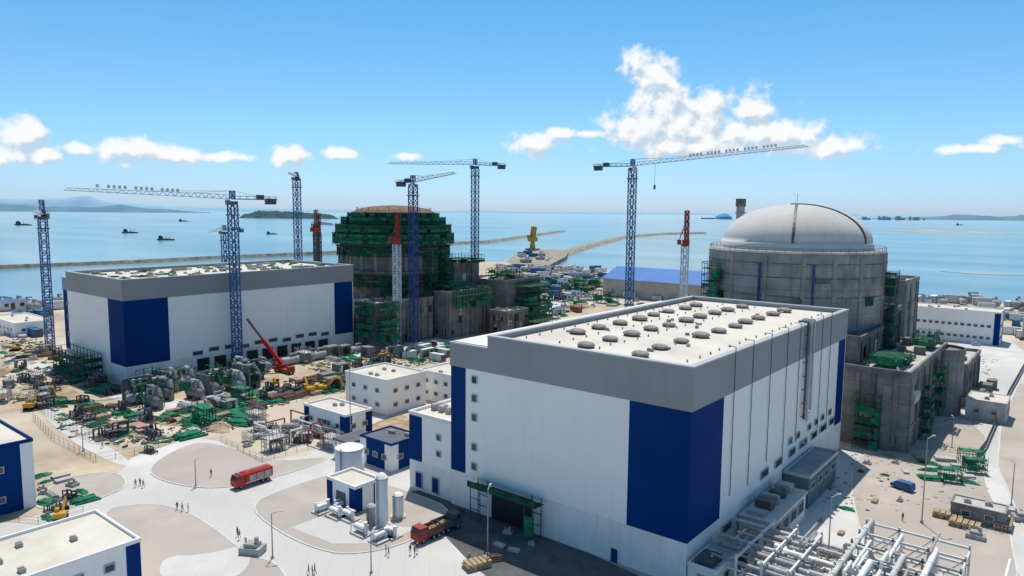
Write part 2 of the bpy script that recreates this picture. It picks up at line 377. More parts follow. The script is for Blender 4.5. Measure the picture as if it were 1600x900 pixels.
for i in range(4): win(A,-41.5,150.5+i*4.8,4.3,3.2,1.5,'r')
m=M();m.ring(-46.6,-41.2,147.6,168.4,6.4,7,.35);m.make('parapet',coping,A,True)
m=M();m.box(-46.2,-41.5,148,168,6.42,6.6);m.make('roof',pmat('slate blue roof',(.25,.30,.33),.8),A,True)
# ---------------- reactor building with finished dome
cx,cy=-74,234.8
RC=26.4
Rn=thing('reactor_building','domed concrete reactor building with pale dome','building',(cx,cy,0))
m=M();m.lathe([(RC,0),(RC,48.6),(RC-.4,49.1),(21.6,49.3)],96,(cx,cy));m.make('containment_wall',concR,Rn,True,False)
DR=22.2
m=M();m.lathe([(DR+.4,49),(DR+.4,51.3),(DR,51.5)]+[(DR*math.cos(a),51.5+11.5*math.sin(a)) for a in [rad(i*6) for i in range(0,15)]]+[(.01,63)],96,(cx,cy));m.make('dome',domeM,Rn,True,True)
def meridian(ang,r=.28,b0=0,b1=90):
    m=M();pr=None
    for i in range(13):
        t=rad(b0+(b1-b0)*i/12);p=Vector((cx+(DR+.02)*math.cos(t)*math.cos(ang),cy+(DR+.02)*math.cos(t)*math.sin(ang),51.5+11.52*math.sin(t)))
        if pr is not None:m.bar(pr,p,r*2)
        pr=p
    m.make('dome_seam',steelD,Rn,True)
tc_=math.atan2(-cy,-cx)
meridian(tc_-.03,.32);meridian(tc_+1.05,.32)
m=M();m.bar((cx,cy,62.8),(cx,cy,66.5),.1);m.cyl((cx,cy,62.8),(cx,cy,63.3),2.0,n=20);m.make('dome_cap',concD,Rn,True)
for a in(tc_-.72,tc_-.3,tc_+.1,tc_+.42,tc_+.75,tc_-1.2,tc_+1.2):
    m=M();m.obox((cx+RC*math.cos(a),cy+RC*math.sin(a),24),(.5,1.2,47.5),a);m.make('buttress',concR,Rn,True)
for a in(tc_-.36,tc_+.2): 
    m=M();m.obox((cx+(RC+.3)*math.cos(a),cy+(RC+.3)*math.sin(a),37),(.6,.5,17),a);m.make('blue_riser',craneD,Rn,True)
for a in(tc_-.2,tc_+.05,tc_+.6,tc_-.65,tc_+.3,tc_-.5,tc_+.9,tc_-.9,tc_+1.0,tc_-.1):
    m=M();m.obox((cx+RC*math.cos(a),cy+RC*math.sin(a),random.choice((30,32,35,38,41))),(.5,random.uniform(1.5,4),random.uniform(1.2,3)),a);m.make('wall_patch',random.choice((concD,conc,greenD)),Rn,True)
for k in range(3):
    m=M();z=(36,41.5,45.5)[k];m.lathe([(RC+.05,z),(RC+.12,z),(RC+.12,z+.35),(RC+.05,z+.35)],64,(cx,cy));m.make('formwork_band',concD,Rn,True)
m=M()
for i in range(64):
    a=i*math.pi/32;p=Vector((cx+(RC-.4)*math.cos(a),cy+(RC-.4)*math.sin(a),49));m.bar(p,p+Vector((0,0,1.2)),.08)
m.lathe([(RC-.4,50.1),(RC-.4,50.2)],64,(cx,cy));m.make('guard_rail',steelD,Rn,True)
def scaff(m,x0,x1,y0,y1,z0,z1,sx=2.2,sz=2,wd=.14,mi=0):
    nx=max(1,round((x1-x0)/sx));ny=max(1,round((y1-y0)/sx));nz=max(1,round((z1-z0)/sz))
    for i in range(nx+1):
        for j in range(ny+1):
            if 0<i<nx and 0<j<ny: continue
            x=x0+(x1-x0)*i/nx;y=y0+(y1-y0)*j/ny;m.bar((x,y,z0),(x,y,z1+random.uniform(-.4,1)),wd,mi)
    for k in range(1,nz+1):
        z=z0+(z1-z0)*k/nz
        for y in(y0,y1): m.bar((x0,y,z),(x1,y,z),wd*.85,mi)
        for x in(x0,x1): m.bar((x,y0,z),(x,y1,z),wd*.85,mi)
    for k in range(nz):
        za=z0+(z1-z0)*k/nz;zb=z0+(z1-z0)*(k+1)/nz
        if k%2: za,zb=zb,za
        m.bar((x0,y0,za),(x1,y0,zb),wd*.7,mi);m.bar((x1,y0,za),(x1,y1,zb),wd*.7,mi)
def nets(m,x0,x1,y0,y1,z0,z1,p=.5,mi=1,st=3):
    z=z0
    while z<z1-.5:
        hh=random.uniform(1.2,3.2);zz=min(z+hh,z1)
        if random.random()<p+.2:
            x=x0
            while x<x1-.3:
                s_=random.uniform(1.5,4.5)
                if random.random()<p+.2: m.box(x,min(x+s_,x1)-.05,y0-.18-random.random()*.1,y0-.1,z+random.uniform(0,.5),zz-random.uniform(0,.5),mi)
                x+=s_
            y=y0
            while y<y1-.3:
                s_=random.uniform(1.5,4.5)
                if random.random()<p+.2: m.box(x1+.1,x1+.2+random.random()*.1,y,min(y+s_,y1)-.05,z+random.uniform(0,.5),zz-random.uniform(0,.5),mi)
                y+=s_
        z+=hh+random.uniform(.1,.8)
def scaff_tower(x0,x1,y0,y1,z0,z1,lab,p=.5,net=green,pl=True):
    T=thing('scaffold_tower',lab,'scaffold',((x0+x1)/2,(y0+y1)/2,z0),group='green scaffolds around the reactor buildings')
    m=M();scaff(m,x0,x1,y0,y1,z0,z1,wd=.14);m.make('frame',greenS,T,True)
    m=M();nets(m,x0,x1,y0,y1,z0,z1,p,0)
    if m.v: m.make('netting',net,T,True)
    z=z0+2
    while z<z1: B1('platform',greenD,T,(x0+.15,x1-.15,y0+.15,y1-.15,z+.05,z+.2));z+=4
    return T
a=tc_-.95;scaff_tower(cx+28*math.cos(a)-3,cx+28*math.cos(a)+2,cy+28*math.sin(a)-3,cy+28*math.sin(a)+3,29,45,'green scaffold tower clinging to concrete reactor wall',.5)
a=tc_+1.35;scaff_tower(cx+27*math.cos(a),cx+27*math.cos(a)+2.6,cy+27*math.sin(a)-3,cy+27*math.sin(a)+2,18,43,'tall dark green scaffold tower beside reactor wall',.6,greenD)
# ---------------- auxiliary concrete blocks
def cblock(x0,x1,y0,y1,h,lab,mat=conc,op=True,roof=concL,z0=0):
    T=thing('concrete_building',lab,'building',((x0+x1)/2,(y0+y1)/2,z0),group='raw concrete buildings around the reactors')
    m=M();m.box(x0,x1,y0,y1,z0,h-.8);m.make('wall',mat,T,True)
    m=M();m.ring(x0-.15,x1+.15,y0-.15,y1+.15,h-.8,h+.5,.6);
    nz=int(h/6)
    for k in range(1,nz):
        if k*6>z0: m.ring(x0-.25,x1+.25,y0-.25,y1+.25,k*6,k*6+.5,.3)
    m.make('ledge',mat,T,True)
    m=M();m.box(x0+.5,x1-.5,y0+.5,y1-.5,h-.75,h-.5);m.make('roof',roof,T,True)
    for k in range(int((x1-x0)/9)+1):
        x=x0+1+k*9
        if x<x1-1: B1('pilaster',mat,T,(x-.45,x+.45,y0-.5,y0-.26,z0,h-.9))
    for k in range(int((y1-y0)/9)+1):
        y=y0+1+k*9
        if y<y1-1: B1('pilaster',mat,T,(x1+.26,x1+.5,y-.45,y+.45,z0,h-.9))
    for k in range(4):
        y=random.uniform(y0+2,y1-6);z=random.uniform(z0+1,h-6);B1('wall_panel',concL if k%2 else concD,T,(x1+.01,x1+.12,y,y+random.uniform(2,4),z,z+random.uniform(1.5,4)))
        x=random.uniform(x0+1,x1-5);z=random.uniform(z0+1,h-6);B1('wall_panel',concL if k%2 else concD,T,(x,x+random.uniform(2,4),y0-.12,y0-.01,z,z+random.uniform(1.5,4)))
    if op:
        for k in range(int((x1-x0)/5)):
            if random.random()<.7:
                z=random.choice([2,7.5,13.5]);
                if z0<z and z+3<h: win(T,x0+3+k*5,y0-.13,z+1,random.uniform(1,2.8),random.uniform(1.5,3.4),'f','wall_opening',dark,concD)
        for k in range(int((y1-y0)/5)):
            if random.random()<.7:
                z=random.choice([2,7.5,13.5])
                if z0<z and z+3<h: win(T,x1+.13,y0+3+k*5,z+1,random.uniform(1,2.8),random.uniform(1.5,3.4),'r','wall_opening',dark,concD)
    for k in range(int((x1-x0)*(y1-y0)/34)):
        x=random.uniform(x0+1,x1-4);y=random.uniform(y0+1,y1-4);nm,mt=random.choice((('roof_netting',green),('roof_equipment',steel),('roof_upstand',conc),('roof_upstand',concD),('roof_timber',timber)))
        B1(nm,mt,T,(x,x+random.uniform(.6,3.4),y,y+random.uniform(.6,3.4),h-.5,h-.5+random.uniform(.3,2.4)))
    for k in range(3):
        x=random.uniform(x0+3,x1-3);m=M();m.bar((x,y0-.6,z0),(x,y0-.6,h-1),.25);m.make('wall_pipe',steelD,T,True)
        y=random.uniform(y0+3,y1-3);m=M();m.bar((x1+.6,y,z0),(x1+.6,y,h-1),.25);m.make('wall_pipe',steelD,T,True)
    return T
cblock(-64,-33,199,255,20.5,'raw concrete nuclear auxiliary block with ledges beside reactor')
cblock(-62,-46.5,206,232,27,'stepped concrete upper block beside reactor',concD,False,concD,20.1)
cblock(-58,-46,240,254,31,'concrete stair core rising beside reactor',conc,False,concD,20.1)
cblock(-60,-47,263,287,38,'tall plain concrete block behind domed reactor',concR)
cblock(-112,-101,200,262,26,'concrete service block next to reactor wall')
cblock(-40,-28,262,295,13,'low concrete block near a coastal yard')
Tt=thing('concrete_turret','rounded concrete turret on auxiliary block side','building',(-33,250,0))
m=M();m.lathe([(5.5,0),(5.5,19),(5.0,19.4),(.01,19.5)],28,(-33,250));m.make('wall',conc,Tt,True);m=M();m.lathe([(5.6,18.6),(5.8,18.6),(5.8,20.2),(5.4,20.2)],28,(-33,250));m.make('parapet',conc,Tt,True)
scaff_tower(-32.4,-30.4,214,219,0,17,'narrow green scaffold tower on concrete block wall',.55,greenD)
scaff_tower(-45,-39,196,198.2,0,14,'green scaffold at the foot of a concrete block',.5)
scaff_tower(-40,-34.5,240,250,21,25,'green netted platform on a concrete roof',.7)
scaff_tower(-44,-36,205,216,20.5,23,'green netted frames on a concrete roof',.6)
scaff_tower(-32.4,-30,230,238,4,18,'dark green scaffold beside a concrete block',.5,greenD)
m=M();m.add([(-37,203,21),(-32.2,203,14),(-32.2,210,14),(-37,210,21),(-37.4,203,19),(-32.4,203,12),(-32.4,210,12),(-37.4,210,19)],[(0,1,2,3),(7,6,5,4),(0,4,5,1),(1,5,6,2),(2,6,7,3),(3,7,4,0)])
meta(m.make('sloping_panel',concL),'pale sloping panel on a concrete block edge','panel')
cblock(-266,-239,201,236,19.5,'raw concrete auxiliary block with green netting at corner')
cblock(-262,-232,239,270,22,'ledged raw concrete block beside unfinished reactor')
cblock(-256,-228,276,306,25,'raw concrete block with rooftop scaffolding')
cblock(-262,-245,256,275,34,'tall raw concrete stair block behind unfinished reactor',concD)
cblock(-226,-216,262,280,12,'small low raw concrete block in a construction yard')
scaff_tower(-249,-239,198.4,200,5,20.5,'green netted scaffold at concrete block corner',.7)
scaff_tower(-238,-235.5,201,212,3,20,'green netted scaffold on a concrete block face',.6)
scaff_tower(-231.3,-229,242,268,14,24,'green scaffold along a concrete wall',.25)
scaff_tower(-227,-219,284,304,4,24,'bright green scaffold stack beside concrete block',.6)
scaff_tower(-256,-240,262,274,34,38,'green netted rooftop frames on a stair block',.6,greenD)
scaff_tower(-246,-236,282,300,26,30,'green netted rooftop frames',.6)
scaff_tower(-244,-234,242,256,22,27,'dark green netted frames on a concrete roof',.7,greenD)
scaff_tower(-215,-208,276,296,0,10,'green netted scaffold in the yard',.5,greenD)
# ---------------- unfinished reactor
rx,ry=-274.5,244
Ru=thing('reactor_building','unfinished reactor building ringed with green netted scaffold tiers','building',(rx,ry,0))
m=M();m.lathe([(27,0),(27,30),(28.4,30.2),(28.4,31.4),(27,31.6),(27,42.5)],80,(rx,ry));m.make('containment_wall',concD,Ru,True,False)
m=M();m.lathe([(27,42.5),(26.5,43),(26,50),(23,55),(18,58),(12,59.6),(.01,60.4)],80,(rx,ry));m.make('liner_shell',concD,Ru,True)
for i in range(24):
    a=i*math.pi/12;m=M();m.obox((rx+27.3*math.cos(a),ry+27.3*math.sin(a),36),(.9,1.2,9),a);m.make('buttress',conc,Ru,True)
def tier(r,z0,z1,p,nseg=72,first=1,dk=.3):
    m=M()
    nz=max(1,round((z1-z0)/1.5))
    for i in range(nseg):
        a=2*math.pi*i/nseg;b_=2*math.pi*(i+1)/nseg
        pa=Vector((rx+r*math.cos(a),ry+r*math.sin(a),0));pb=Vector((rx+r*math.cos(b_),ry+r*math.sin(b_),0))
        if i%2==0:
            m.bar(pa+Vector((0,0,z0-1.2)),pa+Vector((0,0,z1+random.uniform(.2,.9))),.14,0)
            ia=Vector((rx+(r-3)*math.cos(a),ry+(r-3)*math.sin(a),0))
            m.bar(pa+Vector((0,0,z0)),ia+Vector((0,0,z0-1.8)),.16,0)
        for k in range(nz):
            za=z0+(z1-z0)*k/nz;zb=z0+(z1-z0)*(k+1)/nz
            if random.random()<p:
                mi=(first if k%2==0 else 3-first) if random.random()<1-dk else 2
                o_=(pa-Vector((rx,ry,0))).normalized()*random.uniform(0,.12)
                m.add([pa+o_+Vector((0,0,za+.08)),pb+o_+Vector((0,0,za+.08)),pb+o_+Vector((0,0,zb-.2)),pa+o_+Vector((0,0,zb-.2))],[(0,1,2,3)],mi)
    for k in range(nz+1):
        z=z0+(z1-z0)*k/nz;rr=r+.3 if k in(0,nz) else r+.1;m.lathe([(rr,z-.08),(r-3.0,z-.08),(r-3.0,z+.08),(rr,z+.08),(rr,z-.08)],nseg,(rx,ry),2)
    m.make('scaffold_tier',[greenS,green,greenD],Ru,True)
tier(30.2,44.2,48.8,.95);tier(28.8,49.6,53.0,.95,72,1);tier(26,53.6,56.6,.94,64,2);tier(22.8,57.0,58.8,.93,56,1)
tier(28.2,38.5,42.5,.55,64,2,.7);tier(28.4,24,29,.4,64,2,.9)
m=M();m.lathe([(21.6,57.6),(20.4,59.2),(17,60.8),(12,61.8),(5,62.4),(.01,62.6)],48,(rx,ry));m.make('brown_deck',orange,Ru,True,True)
for i in range(22):
    a=i*math.pi/11;m=M();m.bar((rx+18.5*math.cos(a),ry+18.5*math.sin(a),59.6),(rx+18.5*math.cos(a),ry+18.5*math.sin(a),61.4),.18);m.make('stub_post',redO,Ru,True)
for ang in(-.2,.2,.55,.9):
    a=math.atan2(-ry,-rx)+ang;p=(rx+28.5*math.cos(a),ry+28.5*math.sin(a))
    scaff_tower(p[0],p[0]+5,p[1]-1,p[1]+3,20,39 if ang>.4 else 28,'dark green scaffold on unfinished reactor wall',.6,greenD)
# ---------------- vent stack
stkM=pmat('grey stack paint',(.37,.35,.32),.8,.3,.4,streak=.5)
p=w(1157,331,262);T=thing('vent_stack','slim grey ventilation stack with ringed head','chimney',(p.x,p.y,0))
m=M();m.cyl((0,0,0),(0,0,63),1.5,1.45,n=20);m.make('shaft',stkM,T)
for z in(57,60): m=M();m.cyl((0,0,z),(0,0,z+.4),2.0,n=20);m.make('ring_platform',stkM,T)
m=M();m.cyl((0,0,62.5),(0,0,65.3),1.8,n=20);m.make('head',concD,T)
# ---------------- tower cranes
def crane(base,zj,tip,cj,mast=craneB,jib=craneW,mw=2.2,apex=6,signs=0,hook=None,lab='blue lattice tower crane with pale jib above site'):
    base=Vector(base);T=thing('tower_crane',lab,'crane',(base.x,base.y,base.z),group='tower cranes over the site')
    top=Vector((base.x,base.y,zj));d=Vector(tip)-top;L=d.length;dn=d.normalized();dh=Vector((dn.x,dn.y,0)).normalized()
    m=M();m.box(base.x-3,base.x+3,base.y-3,base.y+3,base.z,base.z+1);m.make('footing',concL,T,True)
    m=M();m.lattice((base.x,base.y,base.z+1),(base.x,base.y,zj-2),mw,.36,.24,step=mw*.85);m.make('mast',mast,T,True)
    m=M();m.cyl(top-Vector((0,0,2)),top-Vector((0,0,.8)),mw*.75,n=14);m.box(base.x-mw*.7,base.x+mw*.7,base.y-mw*.7,base.y+mw*.7,zj-6,zj-5.6);m.make('slewing_ring',steelD,T,True)
    m=M();m.lattice(top,top+Vector((0,0,apex)),1.4,.3,.2);m.make('tower_top',mast,T,True)
    sd=dh.cross(Vector((0,0,1)))
    m=M();A_=top+dn*1.5
    n=max(3,int(L/2.6))
    hh=1.6
    for s_ in(-.7,.7): m.bar(A_+sd*s_,top+dn*L+sd*s_,.2)
    m.bar(A_+Vector((0,0,hh)),top+dn*(L*.98)+Vector((0,0,hh*.5)),.2)
    for i in range(n):
        t0=A_+dn*(L-1.5)*i/n;t1=A_+dn*(L-1.5)*(i+1)/n;h0=hh*(1-.5*i/n)
        mid=(t0+t1)/2+Vector((0,0,h0))
        for s_ in(-.7,.7): m.bar(t0+sd*s_,mid,.13);m.bar(mid,t1+sd*s_,.13)
        m.bar(t0-sd*.7,t0+sd*.7,.12)
    m.make('jib',jib,T,True)
    c=-dh;E=top+c*cj
    m=M()
    for s_ in(-1,1): m.bar(top+sd*s_,E+sd*s_,.3);m.bar(top+sd*s_+Vector((0,0,1.1)),E+sd*s_+Vector((0,0,1.1)),.14)
    k=max(2,int(cj/2.5))
    for i in range(k+1): 
        q=top+c*cj*i/k;m.bar(q-sd,q+sd,.2);m.bar(q-sd,q-sd+Vector((0,0,1.1)),.12);m.bar(q+sd,q+sd+Vector((0,0,1.1)),.12)
    m.make('counter_jib',mast,T,True)
    for i in range(3): 
        m=M();m.obox(E-c*(.9+i*1.3)+Vector((0,0,-.7)),(1.1,2.4,2.2),math.atan2(c.y,c.x));m.make('counterweight',steelD,T,True)
    m=M();m.obox(E-c*6+Vector((0,0,.9)),(2.5,1.8,1.6),math.atan2(c.y,c.x));m.make('winch',steelD,T,True)
    m=M();m.obox(top+sd*1.9+dn*1.2+Vector((0,0,-1.2)),(1.6,1.3,2),math.atan2(dh.y,dh.x),0);m.obox(top+sd*1.9+dn*2.05+Vector((0,0,-1.0)),(.1,1.1,1.2),math.atan2(dh.y,dh.x),1);m.make('operator_cab',[craneW,glass],T,True)
    ap=top+Vector((0,0,apex))
    for q in (top+dn*L*.6+Vector((0,0,1)),top+dn*L*.3+Vector((0,0,1.2)),E):
        m=M();m.bar(ap,q,.11);m.make('tie_rod',steel,T,True)
    if signs:
        for i in range(signs):
            q=top+dn*(L*(.35+.5*i/signs))+Vector((0,0,2.0))
            if i%5!=4: m=M();m.obox(q,(.9,.1,1.1),math.atan2(dh.y,dh.x));m.make('sign_board',craneW,T,True)
    if hook:
        q=top+dn*L*hook[0];m=M();m.bar(q,q-Vector((0,0,hook[1])),.1);m.obox(q-Vector((0,0,hook[1]+1)),(.8,.5,2),0);m.make('hook',steelD,T,True)
    return T
crane((-246.5,141,0),63.6,w(100,297,235),16,mw=2.6,signs=16,apex=3,lab='blue tower crane standing against a white turbine hall')
p=w(742,400,378);crane((p.x,p.y,0),84,w(606,256,360),17,mw=2.8,apex=3,lab='tall blue tower crane behind concrete blocks')
p=w(646,400,318);crane((p.x,p.y,0),72.3,w(712,271,306),9,craneD,mw=2.8,apex=3,lab='dark blue tower crane in front of unfinished reactor')
p=w(466,400,400);crane((p.x,p.y,0),78,w(452,271,360),7,mw=3.0,apex=2.5,lab='blue tower crane behind a turbine hall')
p=w(352,400,420);crane((p.x,p.y,0),47.5,w(325,363,400),24,mw=3,apex=3,lab='short blue tower crane beyond a turbine hall roof')
p=w(70,400,300);crane((p.x,p.y,0),57,w(54,332,290),6.5,mw=2.7,apex=6,lab='pale blue tower crane beside a turbine hall end')
p=w(985,400,330);crane((p.x,p.y,0),81,w(1262,229,300),18.5,mw=2.7,apex=3,signs=24,hook=(.14,9.5),lab='tall blue tower crane with long pale jib')
p=w(495,400,390);crane((p.x,p.y,0),52,w(520,352,370),5,steelD,craneD,mw=2.4,apex=8,lab='dark tower crane with short jib near the shore')
def luff(px,dep,zt,z0,lab,hb=14,mc=craneW):
    p=w(px,400,dep);T=thing('luffing_crane',lab,'crane',(p.x,p.y,0),group='luffing tower cranes')
    m=M();m.lattice((0,0,z0),(0,0,zt),2.4,.42,.26);m.make('mast',mc,T)
    m=M();m.cyl((0,0,zt),(0,0,zt+1),1.8,n=14);m.obox((.5,-.5,zt+2),(3.0,2.2,1.8),.6);m.obox((-2.2,-1.6,zt+1.8),(1.6,2.0,2.2),.6);m.make('machinery_deck',redO,T)
    m=M();m.lattice((.6,0,zt+1.5),(.1,.6,zt+hb),1.4,.34,.24,step=1.5);m.make('boom',redO,T)
    m=M();m.bar((-2.2,-1.6,zt+3),(.1,.6,zt+hb*.8),.16);m.bar((-2.2,-1.6,zt+3),(-.6,-.4,zt+hb*.5),.3);m.make('back_stay',steelD,T)
luff(1070,325,45,0,'red headed luffing crane with pale lattice mast',16)
luff(620,318,45,0,'red headed luffing crane before unfinished reactor',13)
luff(497,370,48,0,'small red headed crane beyond the hall roof',10,steelD)
# ---------------- generic small building
def bldg(name,lab,x0,x1,y0,y1,h,wall=white,corner=None,rows=(),fr=0,rr=0,roofm=roofw,par=.6,units=0,door=None):
    T=thing(name,lab,'building',((x0+x1)/2,(y0+y1)/2,0))
    m=M();m.box(x0,x1,y0,y1,0,h-.05);m.make('wall',wall,T,True)
    m=M();m.ring(x0-.12,x1+.12,y0-.12,y1+.12,h-.05,h+par,.35);m.make('parapet',wall,T,True)
    m=M();m.box(x0+.24,x1-.24,y0+.24,y1-.24,h-.04,h+.12);m.make('roof',roofm,T,True)
    if corner:
        cw=min(2.2,(x1-x0)*.2)
        B1('corner_panel',corner,T,(x0-.06,x0+cw,y0-.06,y0+.02,0,h-.1),(x1-cw,x1+.06,y0-.06,y0+.02,0,h-.1),(x1-.02,x1+.06,y0+.02,y0+cw,0,h-.1),(x1-.02,x1+.06,y1-cw,y1,0,h-.1))
    for z in rows:
        for i in range(fr): win(T,x0+(x1-x0)*(i+.5)/fr*.86+(x1-x0)*.07,y0-.0,z,1.5,1.2,'f')
        for i in range(rr): win(T,x1,y0+(y1-y0)*(.07+.86*(i+.5)/rr),z,1.5,1.2,'r')
    if door:
        if door[0]=='f': B1('door',door[4] if len(door)>4 else blue,T,(door[1],door[1]+door[2],y0-.1,y0-.02,0,door[3]))
        else: B1('door',door[4] if len(door)>4 else blue,T,(x1+.02,x1+.1,door[1],door[1]+door[2],0,door[3]))
    for i in range(units):
        x=random.uniform(x0+1,x1-2.5);y=random.uniform(y0+1,y1-2)
        m=M();m.box(x,x+1.2,y,y+.8,h+.12,h+.8);m.cyl((x+.6,y+.4,h+.8),(x+.6,y+.4,h+.95),.35,n=10);m.make('rooftop_unit',steel,T,True)
    return T
bldg('office_building','white two storey block with cream flat roof',-177,-158,137,153,10,white,None,(2.6,6.8),3,3,units=4)
bldg('office_building','white block with low parapet beside site road',-165,-150,157,172,9,white,None,(2.6,6.4),3,3,units=3)
bldg('workshop','low white workshop with blue corner panels',-167,-149,115,124,6,white,blue,(3,),4,2,units=2,door=('f',-160,3,3.5))
bldg('pump_house','small white pump house with blue corners',-119,-110,87,93.5,5,white,blue,(),0,0,door=('f',-116,3,3.4,steelD))
bldg('office_building','long low white building with parapet and blue corner',-132,-115,12,48,7,white,blue,(4.4,),2,7,units=8,door=('r',34,6,4,steel))
bldg('warehouse','tall blue and white warehouse with pale flat roof',-192,-162,10,48,13.5,blue,white,(3,9),0,5,units=3,door=('r',30,5,5,steel))
bldg('office_building','long white two storey building with window rows by shore',-71,-31,397,414,15,white,blue,(3,8.5),13,4,units=6)
bldg('warehouse','grey coastal shed near water',-24,10,425,436,10,concL,None,(3,),8,3,units=3)
bldg('warehouse','low white building near the shoreline',-420,-385,110,126,6,white,None,(3,),6,3,units=3)
bldg('warehouse','pale low shed on a sandy site',-400,-372,150,166,7,concL,None,(3,),5,3,units=3)
bldg('workshop','pale concrete service block in the yard',-152,-122,232,252,14,conc,None,(3,8),4,3,roofm=concL,units=5)
bldg('gatehouse','small blue walled building with grey overhanging flat roof',-133,-122,107,116.5,6.2,blue,white,(3,),3,2,slate,.4,3)
T=thing('canopy','grey flat canopy on white columns','canopy',(-137,109,0))
m=M();m.box(-140.5,-134,104.5,113,4.4,4.9);m.make('roof',slate,T,True)
for x in(-140,-134.5):
    for y in(105,112.5): B1('column',whiteB,T,(x-.25,x+.25,y-.25,y+.25,0,4.4))
c=g(1022,468);T=thing('blue_roof_shed','large pale shed with bright blue metal roof','building',(c.x,c.y,0))
m=M();m.box(-38,42,-6,36,0,13);m.make('wall',pmat('beige cladding',(.46,.42,.36),.8,.1,.1),T)
m=M();m.add([(-39,-7,13),(43,-7,13),(43,15,20.5),(-39,15,20.5),(43,37,13),(-39,37,13)],[(0,1,2,3),(3,2,4,5),(1,4,2),(0,3,5)]);m.make('roof',shedB,T)
for i in range(6): 
    m=M();m.box(-34+i*12,-28+i*12,-6.1,-6.01,.2,6);m.make('door',steel,T)
# ---------------- tanks
def tank(x,y,r,h,lab,mat=tankM,dome=.25,name='storage_tank'):
    T=thing(name,lab,'tank',(x,y,0))
    m=M();m.lathe([(r,0),(r,h),(r*.96,h+.05),(r*.6,h+r*dome*.7),(.01,h+r*dome)],28);m.make('shell',mat,T,False,True)
    m=M();m.lathe([(r+.06,h-.15),(r+.06,h+.1),(r-.1,h+.1)],28);m.lathe([(r+.5,0),(r+.5,.35),(r-.05,.35)],24);m.make('rim',concL,T)
    m=M()
    for a in(-.2,.2):m.bar((r*math.cos(-1.2)+a,r*math.sin(-1.2)-.3,0),(r*math.cos(-1.2)+a,r*math.sin(-1.2)-.3,h+.8),.08)
    k=int(h/.6)
    for i in range(k):m.bar((r*math.cos(-1.2)-.2,r*math.sin(-1.2)-.3,i*.6+.3),(r*math.cos(-1.2)+.2,r*math.sin(-1.2)-.3,i*.6+.3),.05)
    m.make('ladder',steelD,T)
tank(-128.8,100.5,3.3,6,'white cylindrical tank beside a blue gatehouse')
p=g(597,826);tank(p.x,p.y,1.2,10,'tall slim white gas tank on small plinth',dome=.9)
p=g(622,808);tank(p.x,p.y,1.1,4.5,'short white vessel beside tall tank',dome=.6)
p=g(580,822);tank(p.x,p.y,.9,4,'small grey vessel beside tall tank',steel,.6)
for px,py,s_ in((505,800,1),(525,808,1.1),(545,812,1),(565,835,1.2),(610,838,1),(595,845,.9),(535,795,.8)):
    p=g(px,py);T=thing('gas_skid','small white pipe skid with pumps on plinth','machinery',(p.x,p.y,.11),random.choice((0,1.57)),group='pipe skids on the gas yard')
    m=M();m.box(-2,2,-1.3,1.3,0,.3);m.make('plinth',concL,T)
    m=M();m.cyl((-1.5,0,1.2),(1.2,0,1.2),.55*s_,n=12);m.cyl((1.2,0,.3),(1.2,0,2.2*s_),.35,n=10);m.cyl((-1.2,.7,.3),(-1.2,.7,2),.25,n=8);m.cyl((-1.2,.7,1.7),(1.2,.7,1.7),.15,n=8);m.make('vessel',tankM,T)
    m=M();m.bar((-1.8,-1,.3),(-1.8,-1,1.6),.08);m.bar((1.8,-1,.3),(1.8,-1,1.6),.08);m.bar((-1.8,-1,1.6),(1.8,-1,1.6),.08);m.make('hand_rail',craneD,T)
# ---------------- pipe rack
PR=thing('pipe_rack','white steel pipe rack carrying white and grey insulated pipes','pipework',(-24,112,0))
def frame(pa,pb,hs,wd=.26,mt=steel):
    m=M();pa=Vector(pa);pb=Vector(pb);n=max(1,round((pb-pa).length/5))
    for i in range(n+1): q=pa+(pb-pa)*i/n;m.bar(q,q+Vector((0,0,hs[-1]+.6)),wd)
    for h in hs: m.bar(pa+Vector((0,0,h)),pb+Vector((0,0,h)),wd)
    for i in range(n):
        if random.random()<.6: m.bar(pa+(pb-pa)*i/n+Vector((0,0,.3)),pa+(pb-pa)*(i+1)/n+Vector((0,0,hs[-1])),wd*.6)
    m.make('portal_frame',mt,PR,True)
for x in range(-44,-2,4): frame((x,106,0),(x,123,0),(2.6,4.6+random.choice((0,0,1.6))),.32,random.choice((steel,contW,contW)))
for y in range(94,138,5): frame((-27.5,y,0),(-12,y,0),(3.2,6.0),.32,random.choice((steel,contW,contW)))
for y in(106,114.5,123): frame((-44,y,0),(-4,y,0),(4.2,),.24,contW)
for x in(-27.5,-12): frame((x,94,0),(x,134,0),(5.6,),.24,contW)
def pipe(pts,r,mt=pipeM):
    m=M()
    for i in range(len(pts)-1):
        m.cyl(pts[i],pts[i+1],r,n=12)
        d=(Vector(pts[i+1])-Vector(pts[i]));L=d.length;d.normalize();k=int(L/5)
        for j in range(1,k): q=Vector(pts[i])+d*j*5;m.cyl(q,q+d*.2,r+.09,n=12)
    m.make('pipe',mt,PR,True)
for i,(y,r) in enumerate(((106.8,.28),(108.2,.42),(109.6,.22),(111.2,.46),(112.8,.26),(114.2,.36),(116,.48),(117.7,.22),(119.2,.4),(120.6,.2),(122,.34))):
    x0=-46.4+random.choice((0,2,5,9));x1=-6-(i*7%5)*5.5;z=4.8+r;ym=y+random.choice((-1,1,0));xm=random.uniform(-36,-24)
    if i%3==1: pipe([(x0,y,z),(xm,y,z),(xm,y,z+1.2),(xm+4,y,z+1.2),(xm+4,y,z),(x1,y,z),(x1,y,1)],r,random.choice((pipeM,steel)))
    else: pipe([(x0,y,z),(xm,y,z),(xm,ym,z),(x1,ym,z),(x1,ym,1+i*.1)],r,random.choice((pipeM,tankM,steel,steel)))
